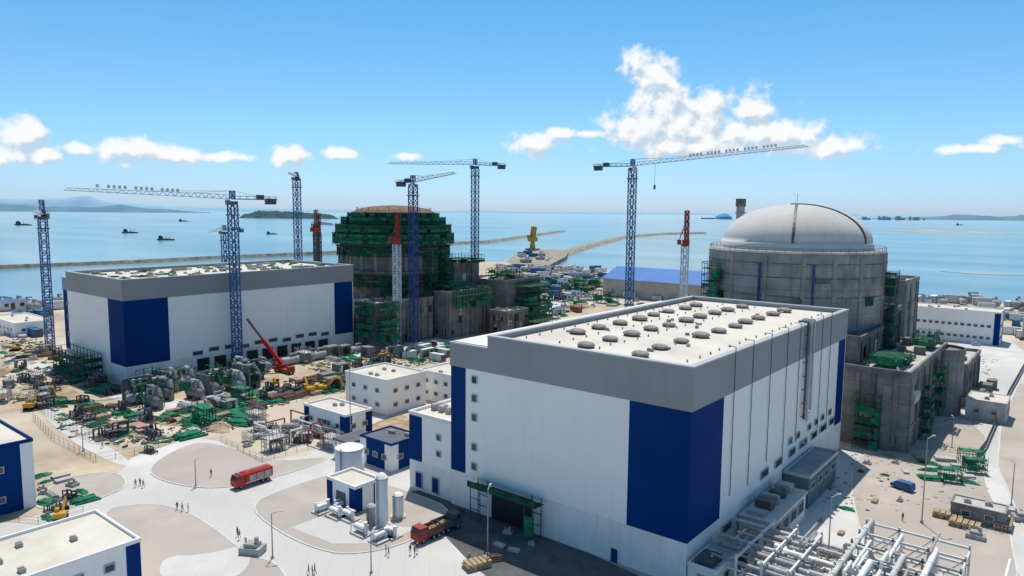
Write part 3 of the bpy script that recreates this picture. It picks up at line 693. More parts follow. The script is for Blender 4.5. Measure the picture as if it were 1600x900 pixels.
for i,(x,r) in enumerate(((-26.6,.38),(-25,.22),(-23.2,.46),(-21.4,.26),(-19.6,.4),(-17.8,.22),(-16,.44),(-14,.28))):
    y0=94+(i*5%7)*1.6;y1=134-(i*3%8)*2.8;z=6.2+r;ym=(y0+y1)/2+random.uniform(-5,5)
    if i%2: pipe([(x,y0,1),(x,y0,z),(x,ym,z),(x,ym,z+1.3),(x,ym+4,z+1.3),(x,ym+4,z),(x,y1,z),(x,y1,0)],r,random.choice((pipeM,tankM,steel)))
    else: pipe([(x,y0,1),(x,y0,z),(x,y1,z),(x,y1,0)],r,random.choice((pipeM,tankM,steel)))
for k in range(30):
    x=random.uniform(-42,-4);y=random.uniform(98,128);x2=x+random.uniform(3,7);z=random.choice((1.2,2.2,3.6));pipe([(x,y,0),(x,y,z),(x2,y,z),(x2,y,0)],random.choice((.16,.24,.32)),random.choice((pipeM,steel,tankM)))
for k in range(20):
    x=random.uniform(-42,-6);y=random.uniform(96,130);z=random.choice((2.6,4.2,7.2));pipe([(x,y,0),(x,y,z),(x,y+random.uniform(4,9),z)],.2,random.choice((pipeM,steel,tankM)))
for i in range(46):
    x=random.uniform(-42,-4);y=random.uniform(95,130);B1('valve_block',random.choice((concL,steel,steelD,conc)),PR,(x,x+random.uniform(.4,2.2),y,y+random.uniform(.4,1.6),0.01,random.uniform(.6,3)))
for i in range(4):
    x=-38+i*8;B1('cable_duct',steel,PR,(x,x+7,104.2,105.3,3.6,4.3))
# ---------------- vehicles & machines
def wheels(T,pos,r,wd=.35):
    m=M();m.cyl((0,-wd/2,0),(0,wd/2,0),r,n=16,mi=0);m.cyl((0,-wd/2-.02,0),(0,wd/2+.02,0),r*.5,n=12,mi=1)
    o=m.make('wheel',[tyre,steel],T);o.location=pos[0]
    for p in pos[1:]:
        c=o.copy();COL.objects.link(c);c.location=p;c.parent=T
def truck(lab,loc,rot,cabm,bedm,kind='flat',L=8.0,group=None):
    T=thing('truck' if kind!='fire' else 'fire_engine',lab,'truck',loc,rot,group)
    h=L/2
    m=M();m.box(-h,h,-.5,.5,.75,1.0);m.make('chassis',steelD,T)
    m=M();m.add([(h-2.1,-1.2,.7),(h,-1.2,.7),(h,1.2,.7),(h-2.1,1.2,.7),(h-2.1,-1.2,3.0),(h-.35,-1.15,3.0),(h-.35,1.15,3.0),(h-2.1,1.2,3.0),(h,-1.2,1.9),(h,1.2,1.9)],
       [(0,3,2,1),(0,1,8,5,4),(3,7,6,9,2),(1,2,9,8),(8,9,6,5),(4,5,6,7),(0,4,7,3)]);m.make('cab',cabm,T)
    m=M();m.add([(h-.02,-1.05,1.95),(h-.02,1.05,1.95),(h-.3,1.05,2.85),(h-.3,-1.05,2.85)],[(0,1,2,3)])
    m.v=[(a+.05,b_,c_) for a,b_,c_ in m.v];m.box(h-1.5,h-.6,-1.24,-1.2,1.9,2.7);m.box(h-1.5,h-.6,1.2,1.24,1.9,2.7);m.make('windscreen',glass,T)
    if kind=='fire':
        m=M();m.box(-h,h-2.2,-1.25,1.25,.9,3.1);m.make('body',bedm,T)
        for i in range(3):
            for s_ in(-1,1): m=M();m.box(-h+.4+i*1.85,-h+2.0+i*1.85,s_*1.25,s_*1.3,1.3,2.6);m.make('locker_shutter',steel,T)
        m=M();m.box(-h-.02,h-2.1,-1.31,-1.26,1.02,1.2);m.box(-h-.02,h-2.1,1.26,1.31,1.02,1.2);m.make('white_stripe',contW,T)
        m=M()
        for y in(-.35,.35): m.bar((-h+.2,y,3.35),(h-2.6,y,3.35),.1)
        for i in range(11): m.bar((-h+.4+i*.5,-.35,3.35),(-h+.4+i*.5,.35,3.35),.07)
        m.make('ladder',steel,T)
        m=M();m.box(h-1.4,h-1.0,-.9,.9,3.0,3.2);m.make('light_bar',craneB,T)
    elif kind=='dump':
        m=M();m.box(-h,h-2.3,-1.25,1.25,1.0,1.15);m.box(-h,h-2.3,-1.25,-1.15,1.15,2.4);m.box(-h,h-2.3,1.15,1.25,1.15,2.4);m.box(h-2.4,h-2.3,-1.15,1.15,1.15,2.8);m.box(-h,-h+.1,-1.15,1.15,1.15,2.2);m.make('tipper_body',bedm,T)
        m=M();m.lathe([(2.2,1.2),(1.3,1.9),(.01,2.4)],9);m.v=[(a*1.1-1,b_*.45,c_) for a,b_,c_ in m.v];m.make('load',dirt,T)
    else:
        m=M();m.box(-h,h-2.3,-1.25,1.25,1.0,1.2);m.box(-h,h-2.3,-1.25,-1.2,1.2,1.6);m.box(-h,h-2.3,1.2,1.25,1.2,1.6);m.make('flatbed',bedm,T)
        m=M()
        for i in range(5): m.box(-h+.5,h-3,-1+i*.4,-.72+i*.4,1.2,1.5+.1*(i%3))
        m.make('load',timber,T)
    wheels(T,[(h-1.2,-1,.5),(h-1.2,1,.5),(-h+1.2,-1,.5),(-h+1.2,1,.5),(-h+2.4,-1,.5),(-h+2.4,1,.5)],.5)
    return T
p=g(394,756);truck('red fire engine parked on pale concrete road',(p.x,p.y,.01),rad(-90),red,red,'fire',8.8)
p=g(668,842);truck('dark red tipper truck on asphalt by hall',(p.x,p.y,.02),rad(-95),redO,rust,'dump',6)
p=g(698,828);truck('dark tipper truck parked near hall door',(p.x,p.y,.02),rad(85),steelD,steelD,'dump',6)
def van(lab,loc,rot,mat,group=None,L=4.6,Hh=1.9,W=1.8):
    T=thing('van',lab,'van',loc,rot,group);h=L/2;w2=W/2
    m=M();pr=[(-h,.35),(h,.35),(h,.95),(h-.7,1.1),(h-1.3,Hh-.05),(-h+.15,Hh),(-h,1.2)]
    n=len(pr);m.add([(x,-w2,z) for x,z in pr]+[(x,w2,z) for x,z in pr],[tuple(range(n-1,-1,-1)),tuple(range(n,2*n))]+[(i,(i+1)%n,n+(i+1)%n,n+i) for i in range(n)]);m.make('body',mat,T)
    m=M()
    for s_ in(-1,1):m.box(-h+.5,h-1.45,s_*w2,s_*(w2+.03),1.15,Hh-.25)
    m.add([(h-.72,-w2+.1,1.16),(h-.72,w2-.1,1.16),(h-1.24,w2-.1,Hh-.12),(h-1.24,-w2+.1,Hh-.12)],[(0,1,2,3)]);m.v=[(a+.04,b_,c_) if i>=16 else (a,b_,c_) for i,(a,b_,c_) in enumerate(m.v)];m.make('window',glass,T)
    wheels(T,[(h-.85,-w2+.1,.35),(h-.85,w2-.1,.35),(-h+.85,-w2+.1,.35),(-h+.85,w2-.1,.35)],.35,.25);return T
for i,(px,py,mt,lb) in enumerate(((15,505,contW,'white van on sandy site track'),(690,560,contW,'white van on a site track'),(575,700,contW,'white van beside the tank yard'),(1410,765,contB,'small blue van on beige paving'))):
    p=g(px,py);van(lb,(p.x,p.y,.12),random.uniform(0,3.1),mt)
def excavator(lab,loc,rot,group='yellow excavators on the construction site'):
    T=thing('excavator',lab,'excavator',loc,rot,group)
    for s_ in(-1,1):
        m=M();pts=[(-1.9,.45),(-1.6,.05),(1.6,.05),(1.9,.45),(1.6,.85),(-1.6,.85)];n=6
        m.add([(x,s_*1.15-.28,z) for x,z in pts]+[(x,s_*1.15+.28,z) for x,z in pts],[tuple(range(n)),tuple(range(2*n-1,n-1,-1))]+[(i,n+i,n+(i+1)%n,(i+1)%n) for i in range(n)]);m.make('track',tyre,T)
    m=M();m.cyl((0,0,.8),(0,0,1.05),.8,n=14);m.box(-2.1,1.2,-1.3,1.3,1.05,1.9);m.box(-2.2,-1.1,-1.3,1.3,1.9,2.3);m.make('body',yellow,T)
    m=M();m.box(-.1,1.2,.35,1.3,1.9,2.9);m.make('cab',yellow,T)
    m=M();m.box(1.2,1.24,.45,1.2,2.0,2.8);m.box(.05,1.05,1.3,1.34,2.1,2.8);m.box(.05,1.05,.31,.35,2.1,2.8);m.make('cab_window',glass,T)
    m=M();m.bar((1.0,-.3,1.6),(3.2,-.3,4.0),.45);m.bar((3.2,-.3,4.0),(4.8,-.3,3.7),.38);m.make('boom',yellow,T)
    m=M();m.bar((4.7,-.3,3.8),(5.6,-.3,1.4),.32);m.make('arm',yellow,T)
    m=M();m.add([(5.2,-.8,1.4),(6.0,-.8,1.3),(5.9,-.8,.3),(5.0,-.8,.4),(5.2,.2,1.4),(6.0,.2,1.3),(5.9,.2,.3),(5.0,.2,.4)],[(0,1,2,3),(7,6,5,4),(0,4,5,1),(1,5,6,2),(2,6,7,3)]);m.make('bucket',steelD,T)
    m=M();m.bar((1.8,-.3,1.8),(3.0,-.3,3.4),.16);m.bar((3.4,-.3,4.5),(4.9,-.3,4.2),.16);m.make('hydraulic_ram',steel,T)
    return T
ex=None
for px,py,rt,s_ in((70,622,.3,1.0),(48,640,2.5,1.0),(505,612,.8,1.2),(482,615,2.9,1.1),(430,604,-.6,1.0),(95,812,2.6,.75),(210,545,1.2,1.0),(820,512,.6,1.1),(25,548,1,1.0),(600,560,2,1.0)):
    p=g(px,py)
    if ex is None: ex=excavator('yellow excavator with raised boom on sandy ground',(p.x,p.y,.05),rt);ex.scale=(s_,)*3
    else: copy_tree(ex,(p.x,p.y,.05),rt,None,s_)
p=g(444,582);T=thing('mobile_crane','red telescopic mobile crane with raised boom by hall','crane',(p.x,p.y,0),0)
m=M();m.box(-5,5,-1.3,1.3,.8,1.7);m.box(3.4,5.2,-1.2,1.2,1.7,2.9);m.box(-3.5,0,-1.2,1.2,1.7,3);m.make('carrier',redO,T)
b0=Vector((-1,0,2.5));dv=(w(386,498,262)-Vector((p.x,p.y,0)))-b0
m=M();m.bar(b0,b0+dv*.55,1.2);m.make('boom',red,T)
m=M();m.bar(b0+dv*.55,b0+dv,.7);m.make('boom_extension',rust,T)
wheels(T,[(x,s_*1.1,.6) for x in(-4,-2,2,4) for s_ in(-1,1)],.6)
p=g(832,391,-1.2);T=thing('quay_crane','yellow heavy lift crane standing on the stone quay','crane',(p.x,p.y,-1.2))
m=M();m.box(-9,9,-7,7,0,3);m.make('base',rock,T)
m=M();m.cyl((0,0,3),(0,0,14),5,3,n=12);m.box(-6,6,-5,5,14,21);m.lattice((0,0,21),(3,0,37),5,1.6,1);m.box(-9,-3,-3,3,18,24);m.make('crane_frame',yellow,T)
# ---------------- clutter sources
def heap_mesh(seed,h=1.0,flat=.5):
    rnd=random.Random(seed);n=14;vs=[];fs=[]
    ph=[rnd.uniform(0,6) for _ in range(6)]
    for j in range(7):
        for i in range(n):
            a=2*math.pi*i/n;r=(1-j/6.5)**.8*(1+.22*math.sin(2*a+ph[0])+.14*math.sin(5*a+ph[1])+rnd.uniform(-.1,.1))
            z=h*math.sin(j/6.5*1.5)*(.7+.35*rnd.random()) if j else 0
            vs.append((r*math.cos(a),r*math.sin(a)*flat,z))
    for j in range(6):
        for i in range(n): fs.append((j*n+i,j*n+(i+1)%n,(j+1)*n+(i+1)%n,(j+1)*n+i))
    fs.append(tuple(6*n+i for i in range(n)))
    return vs,fs
def src(name,mats,build,lab,cat,grp):
    m=M();build(m);o=m.make(name,mats);o.location=(0,0,0);meta(o,lab,cat,grp);return o
SRC={}
def mk(key,name,mats,build,lab,cat,grp): SRC[key]=(src(name,mats,build,lab,cat,grp),[False])
for k in range(4):
    def bb(m,k=k):
        vs,fs=heap_mesh(k,.5,.55);m.add([(a*3,b_*3,c_*2.2) for a,b_,c_ in vs],fs)
    mk('net%d'%k,'netting_heap',green if k%2 else greenD,bb,'crumpled green safety netting heap on the ground','netting','heaps of green netting')
def bb(m):
    for i in range(7): m.obox((random.uniform(-.3,.3),i*.62-1.9,.25+.12*(i%3)),(5.5+random.uniform(-.6,.6),.5,.35+.2*(i%3)),random.uniform(-.04,.04))
    m.obox((0,0,.8),(4.5,2.6,.2),.1)
mk('netp','folded_netting',green,bb,'folded bright green formwork panels stacked on ground','panels','stacks of green panels')
def bb(m):
    vs,fs=heap_mesh(9,.5,.8);m.add([(a*5,b_*5,c_*3) for a,b_,c_ in vs],fs)
mk('dirt','earth_mound',dirt,bb,'mound of excavated brown earth on site','mound','earth mounds')
def bb(m):
    for r_ in range(3):
        for i in range(6-r_): m.cyl((-3,(i-(5-r_)/2)*.5,.25+r_*.42),(3,(i-(5-r_)/2)*.5,.25+r_*.42),.24,n=8)
mk('pipes','pipe_stack',steel,bb,'stack of grey steel pipes lying on ground','pipes','stacks of pipes')
mk('rust','rebar_stack',rust,bb,'stack of rusty reinforcing bars on ground','steel bars','stacks of rebar')
def bb(m):
    for r_ in range(4):
        for i in range(5):
            if r_%2: m.box(-2+i*.9,-1.3+i*.9,-1.2,1.2,r_*.3,r_*.3+.26)
            else: m.box(-2.3,2.3,-1.2+i*.5,-.85+i*.5,r_*.3,r_*.3+.29)
mk('timber','timber_stack',timber,bb,'neat stack of timber planks on ground','timber','stacks of timber')
def bbc(m):
    m.box(-3,3,-1.2,1.2,.1,2.6,0)
    for x in(-3,3):
        for y in(-1.2,1.2): m.box(x-.08,x+.08,y-.08,y+.08,0,2.68,1)
    for z in(.1,2.55):
        m.box(-3,3,-1.27,-1.2,z,z+.12,1);m.box(-3,3,1.2,1.27,z,z+.12,1)
    m.box(3,3.06,-1,-.05,.25,2.4,1);m.box(3,3.06,.05,1,.25,2.4,1)
for k,mt,cn in(('contB',contB,'blue'),('contW',contW,'white'),('contO',contO,'rust orange')):
    mk(k,'shipping_container',[mt,steelD],bbc,cn+' steel shipping container standing on ground','container','shipping containers')
def bb(m):
    m.box(-3,3,-1.3,1.3,.2,2.7,0);m.add([(-3.2,-1.5,2.7),(3.2,-1.5,2.7),(3.2,1.5,2.7),(-3.2,1.5,2.7),(-3.2,0,3.25),(3.2,0,3.25)],[(0,1,5,4),(2,3,4,5),(0,4,3),(1,2,5)],1)
    for x in(-2,1.6): m.box(x,x+1,-1.36,-1.3,1.2,2.1,2)
    m.box(-.5,.4,-1.36,-1.3,.2,2.2,2);m.box(3,3.05,-.5,.5,1.2,2.1,2)
mk('cabin','portable_cabin',[contW,contB,glass],bb,'white portable site cabin with pitched blue roof','cabin','portable site cabins')
def bb(m):
    m.box(-2,-1.6,-1.5,1.5,0,3);m.box(1.6,2,-1.5,1.5,0,3);m.box(-2,2,-1.5,1.5,3,3.4);m.box(-1.6,-1.2,-1.5,1.5,2.4,3);m.box(1.2,1.6,-1.5,1.5,2.4,3)
mk('portal','concrete_portal',conc,bb,'precast grey concrete portal frame standing on ground','concrete frame','precast concrete frames')
def bb(m):
    m.box(-1.5,1.5,-1,1,0,.9);m.box(-.9,.9,-.7,.7,.9,1.4);m.cyl((-1,0,1.4),(-1,0,2),.15,n=8);m.cyl((.6,0,1.4),(.6,0,2.2),.3,n=10)
mk('gen','generator',steel,bb,'grey metal generator unit standing on ground','generator','generators')
def bb(m): scaff(m,-3,3,-1.5,1.5,0,4.5,1.5,1.5,.13,0);m.box(-3,3,-1.5,1.5,4.4,4.55,1);m.box(-2.6,1,-1.7,-1.6,1,3,1)
mk('scaf','standing_scaffold',[greenS,green],bb,'free standing green scaffold with netting and deck','scaffold','free standing scaffolds')
def bb(m): scaff(m,-3,3,-2,2,0,5,1.2,1.2,.14,0);m.box(-3,3,-2,2,3.7,3.8,1)
mk('scafg','standing_scaffold',[steel,concL],bb,'free standing grey steel scaffold with deck','scaffold','free standing scaffolds')
def bb(m):
    for i in range(5): m.box(-2.5+i*.02,2.5+i*.02,-1.25,1.25,i*.22,i*.22+.17)
mk('slab','slab_stack',concL,bb,'stack of pale concrete slabs on ground','slabs','slab stacks')
mk('pink','panel_stack',pinkM,bb,'stack of faded pink formwork panels','panels','panel stacks')
def bb(m):
    m.cyl((-3.5,0,1.5),(3.5,0,1.5),1.3,n=18);m.cyl((-3.9,0,1.5),(-3.5,0,1.5),.8,1.3,n=18);m.cyl((3.5,0,1.5),(3.9,0,1.5),1.3,.8,n=18);m.box(-2.4,-1.8,-1.1,1.1,0,.8);m.box(1.8,2.4,-1.1,1.1,0,.8)
    m.cyl((0,0,2.6),(0,0,3.8),.4,n=10);m.cyl((0,0,3.6),(2.6,0,3.6),.3,n=10)
mk('vess','horizontal_vessel',steel,bb,'grey horizontal steel vessel on saddles','vessel','horizontal vessels')
def bb(m):
    for k in range(6):
        x=-3+k*1.1;y=random.uniform(-1.6,1.6);z=random.uniform(1.2,3);x2=x+random.uniform(1.5,3);m.cyl((x,y,0),(x,y,z),.2,n=8);m.cyl((x,y,z),(x2,y,z),.2,n=8);m.cyl((x2,y,z),(x2,y,.3),.2,n=8)
    m.box(-3.2,3.2,-2,2,0,.25);m.cyl((-1,0,1.2),(2,0,1.2),.7,n=12)
mk('pwork','pipework_skid',steelD,bb,'dark tangled pipework skid with small drum','pipework','dark pipework skids')
def bb(m):
    pr=[(-2.1,.3),(2.1,.3),(2.1,.8),(1.2,.95),(.6,1.45),(-1.2,1.45),(-1.9,.95),(-2.1,.8)];n=8
    m.add([(x,-.88,z) for x,z in pr]+[(x,.88,z) for x,z in pr],[tuple(range(n-1,-1,-1)),tuple(range(n,2*n))]+[(i,(i+1)%n,n+(i+1)%n,n+i) for i in range(n)],0)
    for s_ in(-1,1):
        m.box(-1.2,.5,s_*.88,s_*.91,.95,1.32,1)
        for x in(-1.3,1.3): m.cyl((x,s_*.7,.32),(x,s_*.92,.32),.32,n=10,mi=2)
for k,mt,cn in(('carW',contW,'white'),('carD',steelD,'dark grey'),('carB',contB,'blue')):
    mk(k,'parked_car',[mt,glass,tyre],bb,cn+' car parked on a construction yard','car','cars parked on the yards')
def place(key,x,y,rot,s_=1.0,z=.02,sz=None):
    o,used=SRC[key]
    if not used[0]: used[0]=True;c=o
    else: c=o.copy();COL.objects.link(c)
    c.location=(x,y,z);c.rotation_euler=(0,0,rot);c.scale=(s_,s_,sz or s_);return c
def inpoly(x,y,p):
    c=False;n=len(p)
    for i in range(n):
        a=p[i];b_=p[(i+1)%n]
        if (a[1]>y)!=(b_[1]>y) and x<(b_[0]-a[0])*(y-a[1])/(b_[1]-a[1])+a[0]: c=not c
    return c
OCC=[(-303,-251,103,199),(-99,-47,103,192),(-190,-142,112,174),(-275,-228,199,306),(-136,-98,84,122),(-240,-211,94,140)]
def scatter(poly,n,keys,smin=.8,smax=1.3,mind=3.5,clump=True):
    p=P2(poly);xs=[a[0] for a in p];ys=[a[1] for a in p];pts=[];t=0
    cl=[(random.uniform(min(xs),max(xs)),random.uniform(min(ys),max(ys)),random.choice(keys),random.choice((0,1.57,.4))) for _ in range(max(3,n//6))]
    sp=max(5,min(max(xs)-min(xs),max(ys)-min(ys))*.11)
    while len(pts)<n and t<n*80:
        t+=1
        if clump and random.random()<.72:
            q=random.choice(cl);x=random.gauss(q[0],sp);y=random.gauss(q[1],sp);key=q[2] if random.random()<.6 else random.choice(keys);rt=q[3]+random.uniform(-.1,.1)
        else: x=random.uniform(min(xs),max(xs));y=random.uniform(min(ys),max(ys));key=random.choice(keys);rt=random.choice((0,1.57,random.uniform(0,3.1)))
        if not inpoly(x,y,p):continue
        if any(a-3<x<b_+3 and c-3<y<d+3 for a,b_,c,d in OCC):continue
        if any((x-a)**2+(y-b_)**2<mind**2 for a,b_ in pts):continue
        pts.append((x,y));place(key,x,y,rt,random.uniform(smin,smax))
mix1=['net0','net2','net3','net1','netp','netp','netp','pipes','rust','rust','timber','timber','slab','dirt','portal','pink','pwork','pwork','scaf']
scatter([(90,590),(230,640),(480,655),(560,610),(540,575),(430,600),(230,610),(110,575)],72,mix1,.8,1.4,mind=3.2)
scatter([(85,625),(100,665),(200,690),(330,680),(440,640),(250,640)],52,mix1+['netp','net1'],.7,1.3,3.0)
scatter([(0,530),(0,640),(90,640),(100,560),(60,530)],44,['dirt','timber','net0','net1','slab','rust','gen','pwork','portal','scafg'],.7,1.1)
scatter([(0,478),(0,530),(80,530),(90,480)],30,['contW','cabin','contB','gen','carW','slab','net1'],1,1.5)
scatter([(-60,478),(100,475),(110,484),(-60,488)],16,['contW','cabin','contB','gen','vess'],1.4,2.2,8)
scatter([(430,560),(560,590),(700,560),(700,530),(560,548)],38,mix1+['contW','gen','net1'])
yard=['net0','net1','netp','contW','contB','timber','rust','gen','slab','carW','scaf','dirt','contO','vess','cabin','net3','pwork']
scatter([(770,440),(930,440),(930,480),(840,510),(760,510)],120,yard,1,1.8,4)
scatter([(775,416),(945,424),(940,445),(800,440)],100,['contW','contB','contW','cabin','gen','carW','slab','contO','timber','vess','net1','dirt'],1.3,2.4,6)
scatter([(930,440),(1110,455),(1110,475),(930,480)],60,['contW','contB','net1','scaf','gen','slab','timber','scafg','net1'],1.2,2,5)
scatter([(1430,715),(1530,720),(1530,760),(1440,750)],14,['net1','netp','net3','scaf','slab','timber'],.6,.9)
scatter([(1270,700),(1330,690),(1420,720),(1430,790),(1330,850),(1250,790)],14,['net1','timber','slab','gen','net0','net3'],.35,.6,5)
scatter([(1570,480),(1620,480),(1640,560),(1480,550),(1490,545)],34,['contW','carW','contB','cabin','carD','net1','gen'],1,1.5)
scatter([(1420,470),(1640,480),(1640,490),(1575,486),(1420,476)],26,['contW','cabin','contB','gen','vess','slab','contW'],1.4,2.2,8)
scatter([(1490,640),(1540,640),(1560,600),(1500,600)],12,['slab','gen','net1','timber','portal'])
scatter([(60,740),(120,750),(140,780),(70,812),(60,790)],14,['net1','slab','netp','pipes','pwork','gen','net3'],.5,.8,3)
scatter([(1470,790),(1600,800),(1600,840),(1500,850)],7,['slab','slab','gen','timber'],.9,1.2,4)
scatter([(740,815),(800,800),(860,850),(780,880)],4,['gen','slab'],.4,.6,3)
scatter([(640,790),(720,770),(745,800),(660,815)],5,['gen','rust','contB','timber'],.6,.8,3)
scatter([(600,535),(700,520),(760,510),(700,545),(600,560)],20,mix1)
scatter([(1480,640),(1495,640),(1520,560),(1480,545)],5,['net1','scaf','gen','slab'],.8,1.2)
for k in range(9): place(random.choice(('gen','pwork','timber','net0')),-43.5+random.uniform(-1,2),113+k*1.2 if k<8 else 147,random.choice((0,1.57)),random.uniform(.4,.6))
place('gen',g(395,864).x,g(395,864).y,.5,1.3,.12);place('pwork',g(232,707).x,g(232,707).y,.3,.6)
place('timber',g(745,886).x,g(745,886).y,1.2,1.0);place('rust',g(765,876).x,g(765,876).y,1.0,.7)
for i in range(110):
    x=random.uniform(-296,-254);y=random.uniform(106,196);place(random.choice(('net1','net0','netp','slab','timber','gen','gen','slab','pipes','gen')),x,y,random.choice((0,1.57)),random.uniform(.4,.85),35.12)
# loose rubble and offcuts too many to count
def debris(polys,n,mat,smin,smax,nm,hh=.5):
    m=M()
    for pl in polys:
        p=P2(pl);xs=[a[0] for a in p];ys=[a[1] for a in p];k=0;t=0
        cl=[(random.uniform(min(xs),max(xs)),random.uniform(min(ys),max(ys))) for _ in range(9)]
        while k<n and t<n*20:
            t+=1
            if random.random()<.8: q=random.choice(cl);x=random.gauss(q[0],6);y=random.gauss(q[1],6)
            else: x=random.uniform(min(xs),max(xs));y=random.uniform(min(ys),max(ys))
            if not inpoly(x,y,p) or any(a-1<x<b_+1 and c-1<y<d+1 for a,b_,c,d in OCC):continue
            k+=1;s_=random.uniform(smin,smax);h=random.uniform(.1,hh);m.obox((x,y,h/2+.01),(s_,s_*random.uniform(.2,1),h),random.uniform(0,3.1),0,random.uniform(-.2,.2))
    o=m.make(nm,mat);o['kind']='stuff'
PL=[[(90,590),(230,640),(480,655),(560,610),(540,575),(430,600),(230,610),(110,575)],[(60,620),(100,680),(200,700),(330,680),(470,650),(250,640)],[(0,530),(0,640),(90,640),(100,560),(60,530)],[(430,560),(560,600),(700,560),(700,520),(560,548)]]
debris(PL,90,concL,.3,1.6,'rubble');debris(PL,60,green,.4,2.4,'netting_scraps',.3);debris(PL,140,timber,.3,2.4,'timber_offcuts',.3);debris(PL,130,steelD,.3,1.8,'scrap_metal')
PY=[[(770,420),(930,425),(930,480),(840,510),(760,510)]]
debris(PY,500,concL,1,4,'rubble',1.4);debris(PY,300,steelD,1,3,'scrap_metal',1.4);debris(PY,160,green,1,4,'netting_scraps',1)
PRt=[[(1330,690),(1470,700),(1530,740),(1600,860),(1450,800),(1280,800)],[(1485,560),(1560,560),(1540,660),(1470,700)]]
debris(PRt,90,concL,.2,.8,'rubble',.3);debris(PRt,30,green,.3,1.0,'netting_scraps',.3);debris(PRt,60,timber,.2,1.2,'timber_offcuts',.2)
# ---------------- process machinery jumble in front of far hall
for i in range(21):
    x=random.choice((-234,-226,-218))+random.uniform(-1.5,1.5);y=97+(i//3)*6.4+random.uniform(-1,1);rt=random.choice((0,.12,1.57,1.45,-.1))
    T=thing('process_machine','large grey process machine with drums, pipes and green netting','machinery',(x,y,0),rt,group='process machines in front of the hall')
    r=random.uniform(1.5,2.4);L_=random.uniform(5,7)
    m=M();m.cyl((-L_/2,0,r+.8),(L_/2,0,r+.8),r,n=20);m.cyl((L_/2,0,r+.8),(L_/2+1.2,0,r+.8),r,r*.5,n=20);m.cyl((-L_/2-1,0,r+.8),(-L_/2,0,r+.8),r*.5,r,n=20);m.make('drum',random.choice((steel,conc,conc,concD)),T)
    r2=random.uniform(.6,1.0);zt=r*2+1.6+r2
    m=M();m.cyl((-L_*.4,.6,zt),(L_*.3,.6,zt),r2,n=14);m.cyl((L_*.3,.6,zt),(L_*.3+1.6,.6,zt-2.4),r2,n=14);m.cyl((L_*.3+1.6,.6,zt-2.4),(L_*.3+1.6,.6,0),r2,n=14);m.make('curved_pipe',random.choice((steel,conc,greenD,steel)),T)
    for k in range(3): m=M();m.cyl((-L_*.3+k*L_*.3,-.6,r*2),(-L_*.3+k*L_*.3,-.6,r*2+random.uniform(1.5,4)),.45,n=10);m.make('riser',random.choice((steel,concD)),T)
    for k in(-1,1): m=M();m.box(k*L_*.3-.3,k*L_*.3+.3,-r,r,0,r);m.make('saddle',concD,T)
    if i%3==1: m=M();scaff(m,-L_*.5,L_*.2,-2.8,2.8,0,random.uniform(5,8),2.4,2.2,.16);m.make('frame',greenS,T)
    if i%2==0: m=M();m.obox((0,-2.9,random.uniform(2,5)),(L_*.8,.14,random.uniform(1.6,3.4)),0,0,random.uniform(-.15,.15));m.make('netting',random.choice((green,greenD)),T)
    if i%4==0: m=M();m.box(-L_*.6,L_*.6,2.9,3.4,0,random.uniform(6,9));m.make('firewall',conc,T)
for i in range(8):
    y=146+i*6.4;place(random.choice(('vess','portal','scafg','vess','pwork')),-239,y,random.choice((0,1.57)),random.uniform(1,1.4))
for i in range(18):
    x=-205+random.uniform(-5,5);y=98+i*2.3;place(random.choice(('net1','net0','netp','pwork','vess','pipes','timber','pwork')),x,y,random.choice((0,1.57)),random.uniform(.8,1.2))
for i in range(34):
    p=g(random.uniform(385,525),random.uniform(655,706));place(random.choice(('scafg','portal','pwork','pipes','vess','pwork','gen')),p.x,p.y,random.choice((0,1.57,.8)),random.uniform(.5,.9))
for i in range(14):
    p=g(random.uniform(395,515),random.uniform(660,700));m=M();r=.22;z=random.uniform(1.5,4);L_=random.uniform(3,7);m.cyl((0,0,0),(0,0,z),r,n=8);m.cyl((0,0,z),(L_,0,z),r,n=8);m.cyl((L_,0,z),(L_,0,0),r,n=8);o=m.make('pipe_loop',redO if i%2 else tankM);o.location=(p.x,p.y,0);o.rotation_euler=(0,0,random.choice((0,1.57)));meta(o,('red' if i%2 else 'white')+' bent pipe loop rising from ground','pipe','pipe loops in the machinery yard')
T=thing('open_structure','dark green netted steel frame against hall front','scaffold',(-283,98,0));m=M();scaff(m,-296,-268,96,102,0,9,3,2.5,.2);m.make('frame',greenS,T,True);m=M();nets(m,-296,-268,96,102,0,9,.7,0);m.make('netting',greenD,T,True)
# ---------------- fences
def fence(pts,h=2.0,post=3.0,lab='thin metal mesh fence along the site edge',mat=steelD,solid=False):
    T=thing('site_fence',lab,'fence',(pts[0][0],pts[0][1],0));m=M()
    for i in range(len(pts)-1):
        a=Vector((*pts[i],0));b_=Vector((*pts[i+1],0));L=(b_-a).length;n=max(1,int(L/post))
        for k in range(n+1):
            q=a+(b_-a)*k/n;m.bar(q,q+Vector((0,0,h)),.07)
        for z in(.3,h*.5,h): m.bar(a+Vector((0,0,z)),b_+Vector((0,0,z)),.04)
    m.make('post_and_rail',mat,T,True)
    if solid:
        m=M()
        for i in range(len(pts)-1):
            a=Vector((*pts[i],0));b_=Vector((*pts[i+1],0));m.add([a+Vector((0,0,.2)),b_+Vector((0,0,.2)),b_+Vector((0,0,h)),a+Vector((0,0,h))],[(0,1,2,3)])
        m.make('panel',solid,T,True)
fence(P2([(52,655),(85,690),(150,722),(210,712),(300,680),(345,672)]))
fence(P2([(60,640),(140,690),(200,700)]))
fence(P2([(345,690),(410,722),(530,690),(560,660)]),1.4)
fence(P2([(1600,575),(1575,620),(1540,700),(1525,720)]),2.2,lab='grey barrier wall along the yard road',solid=concD)
fence(P2([(1330,705),(1420,700),(1530,712)]),1.4)
fence(P2([(0,812),(60,818),(130,800)]),1.2)
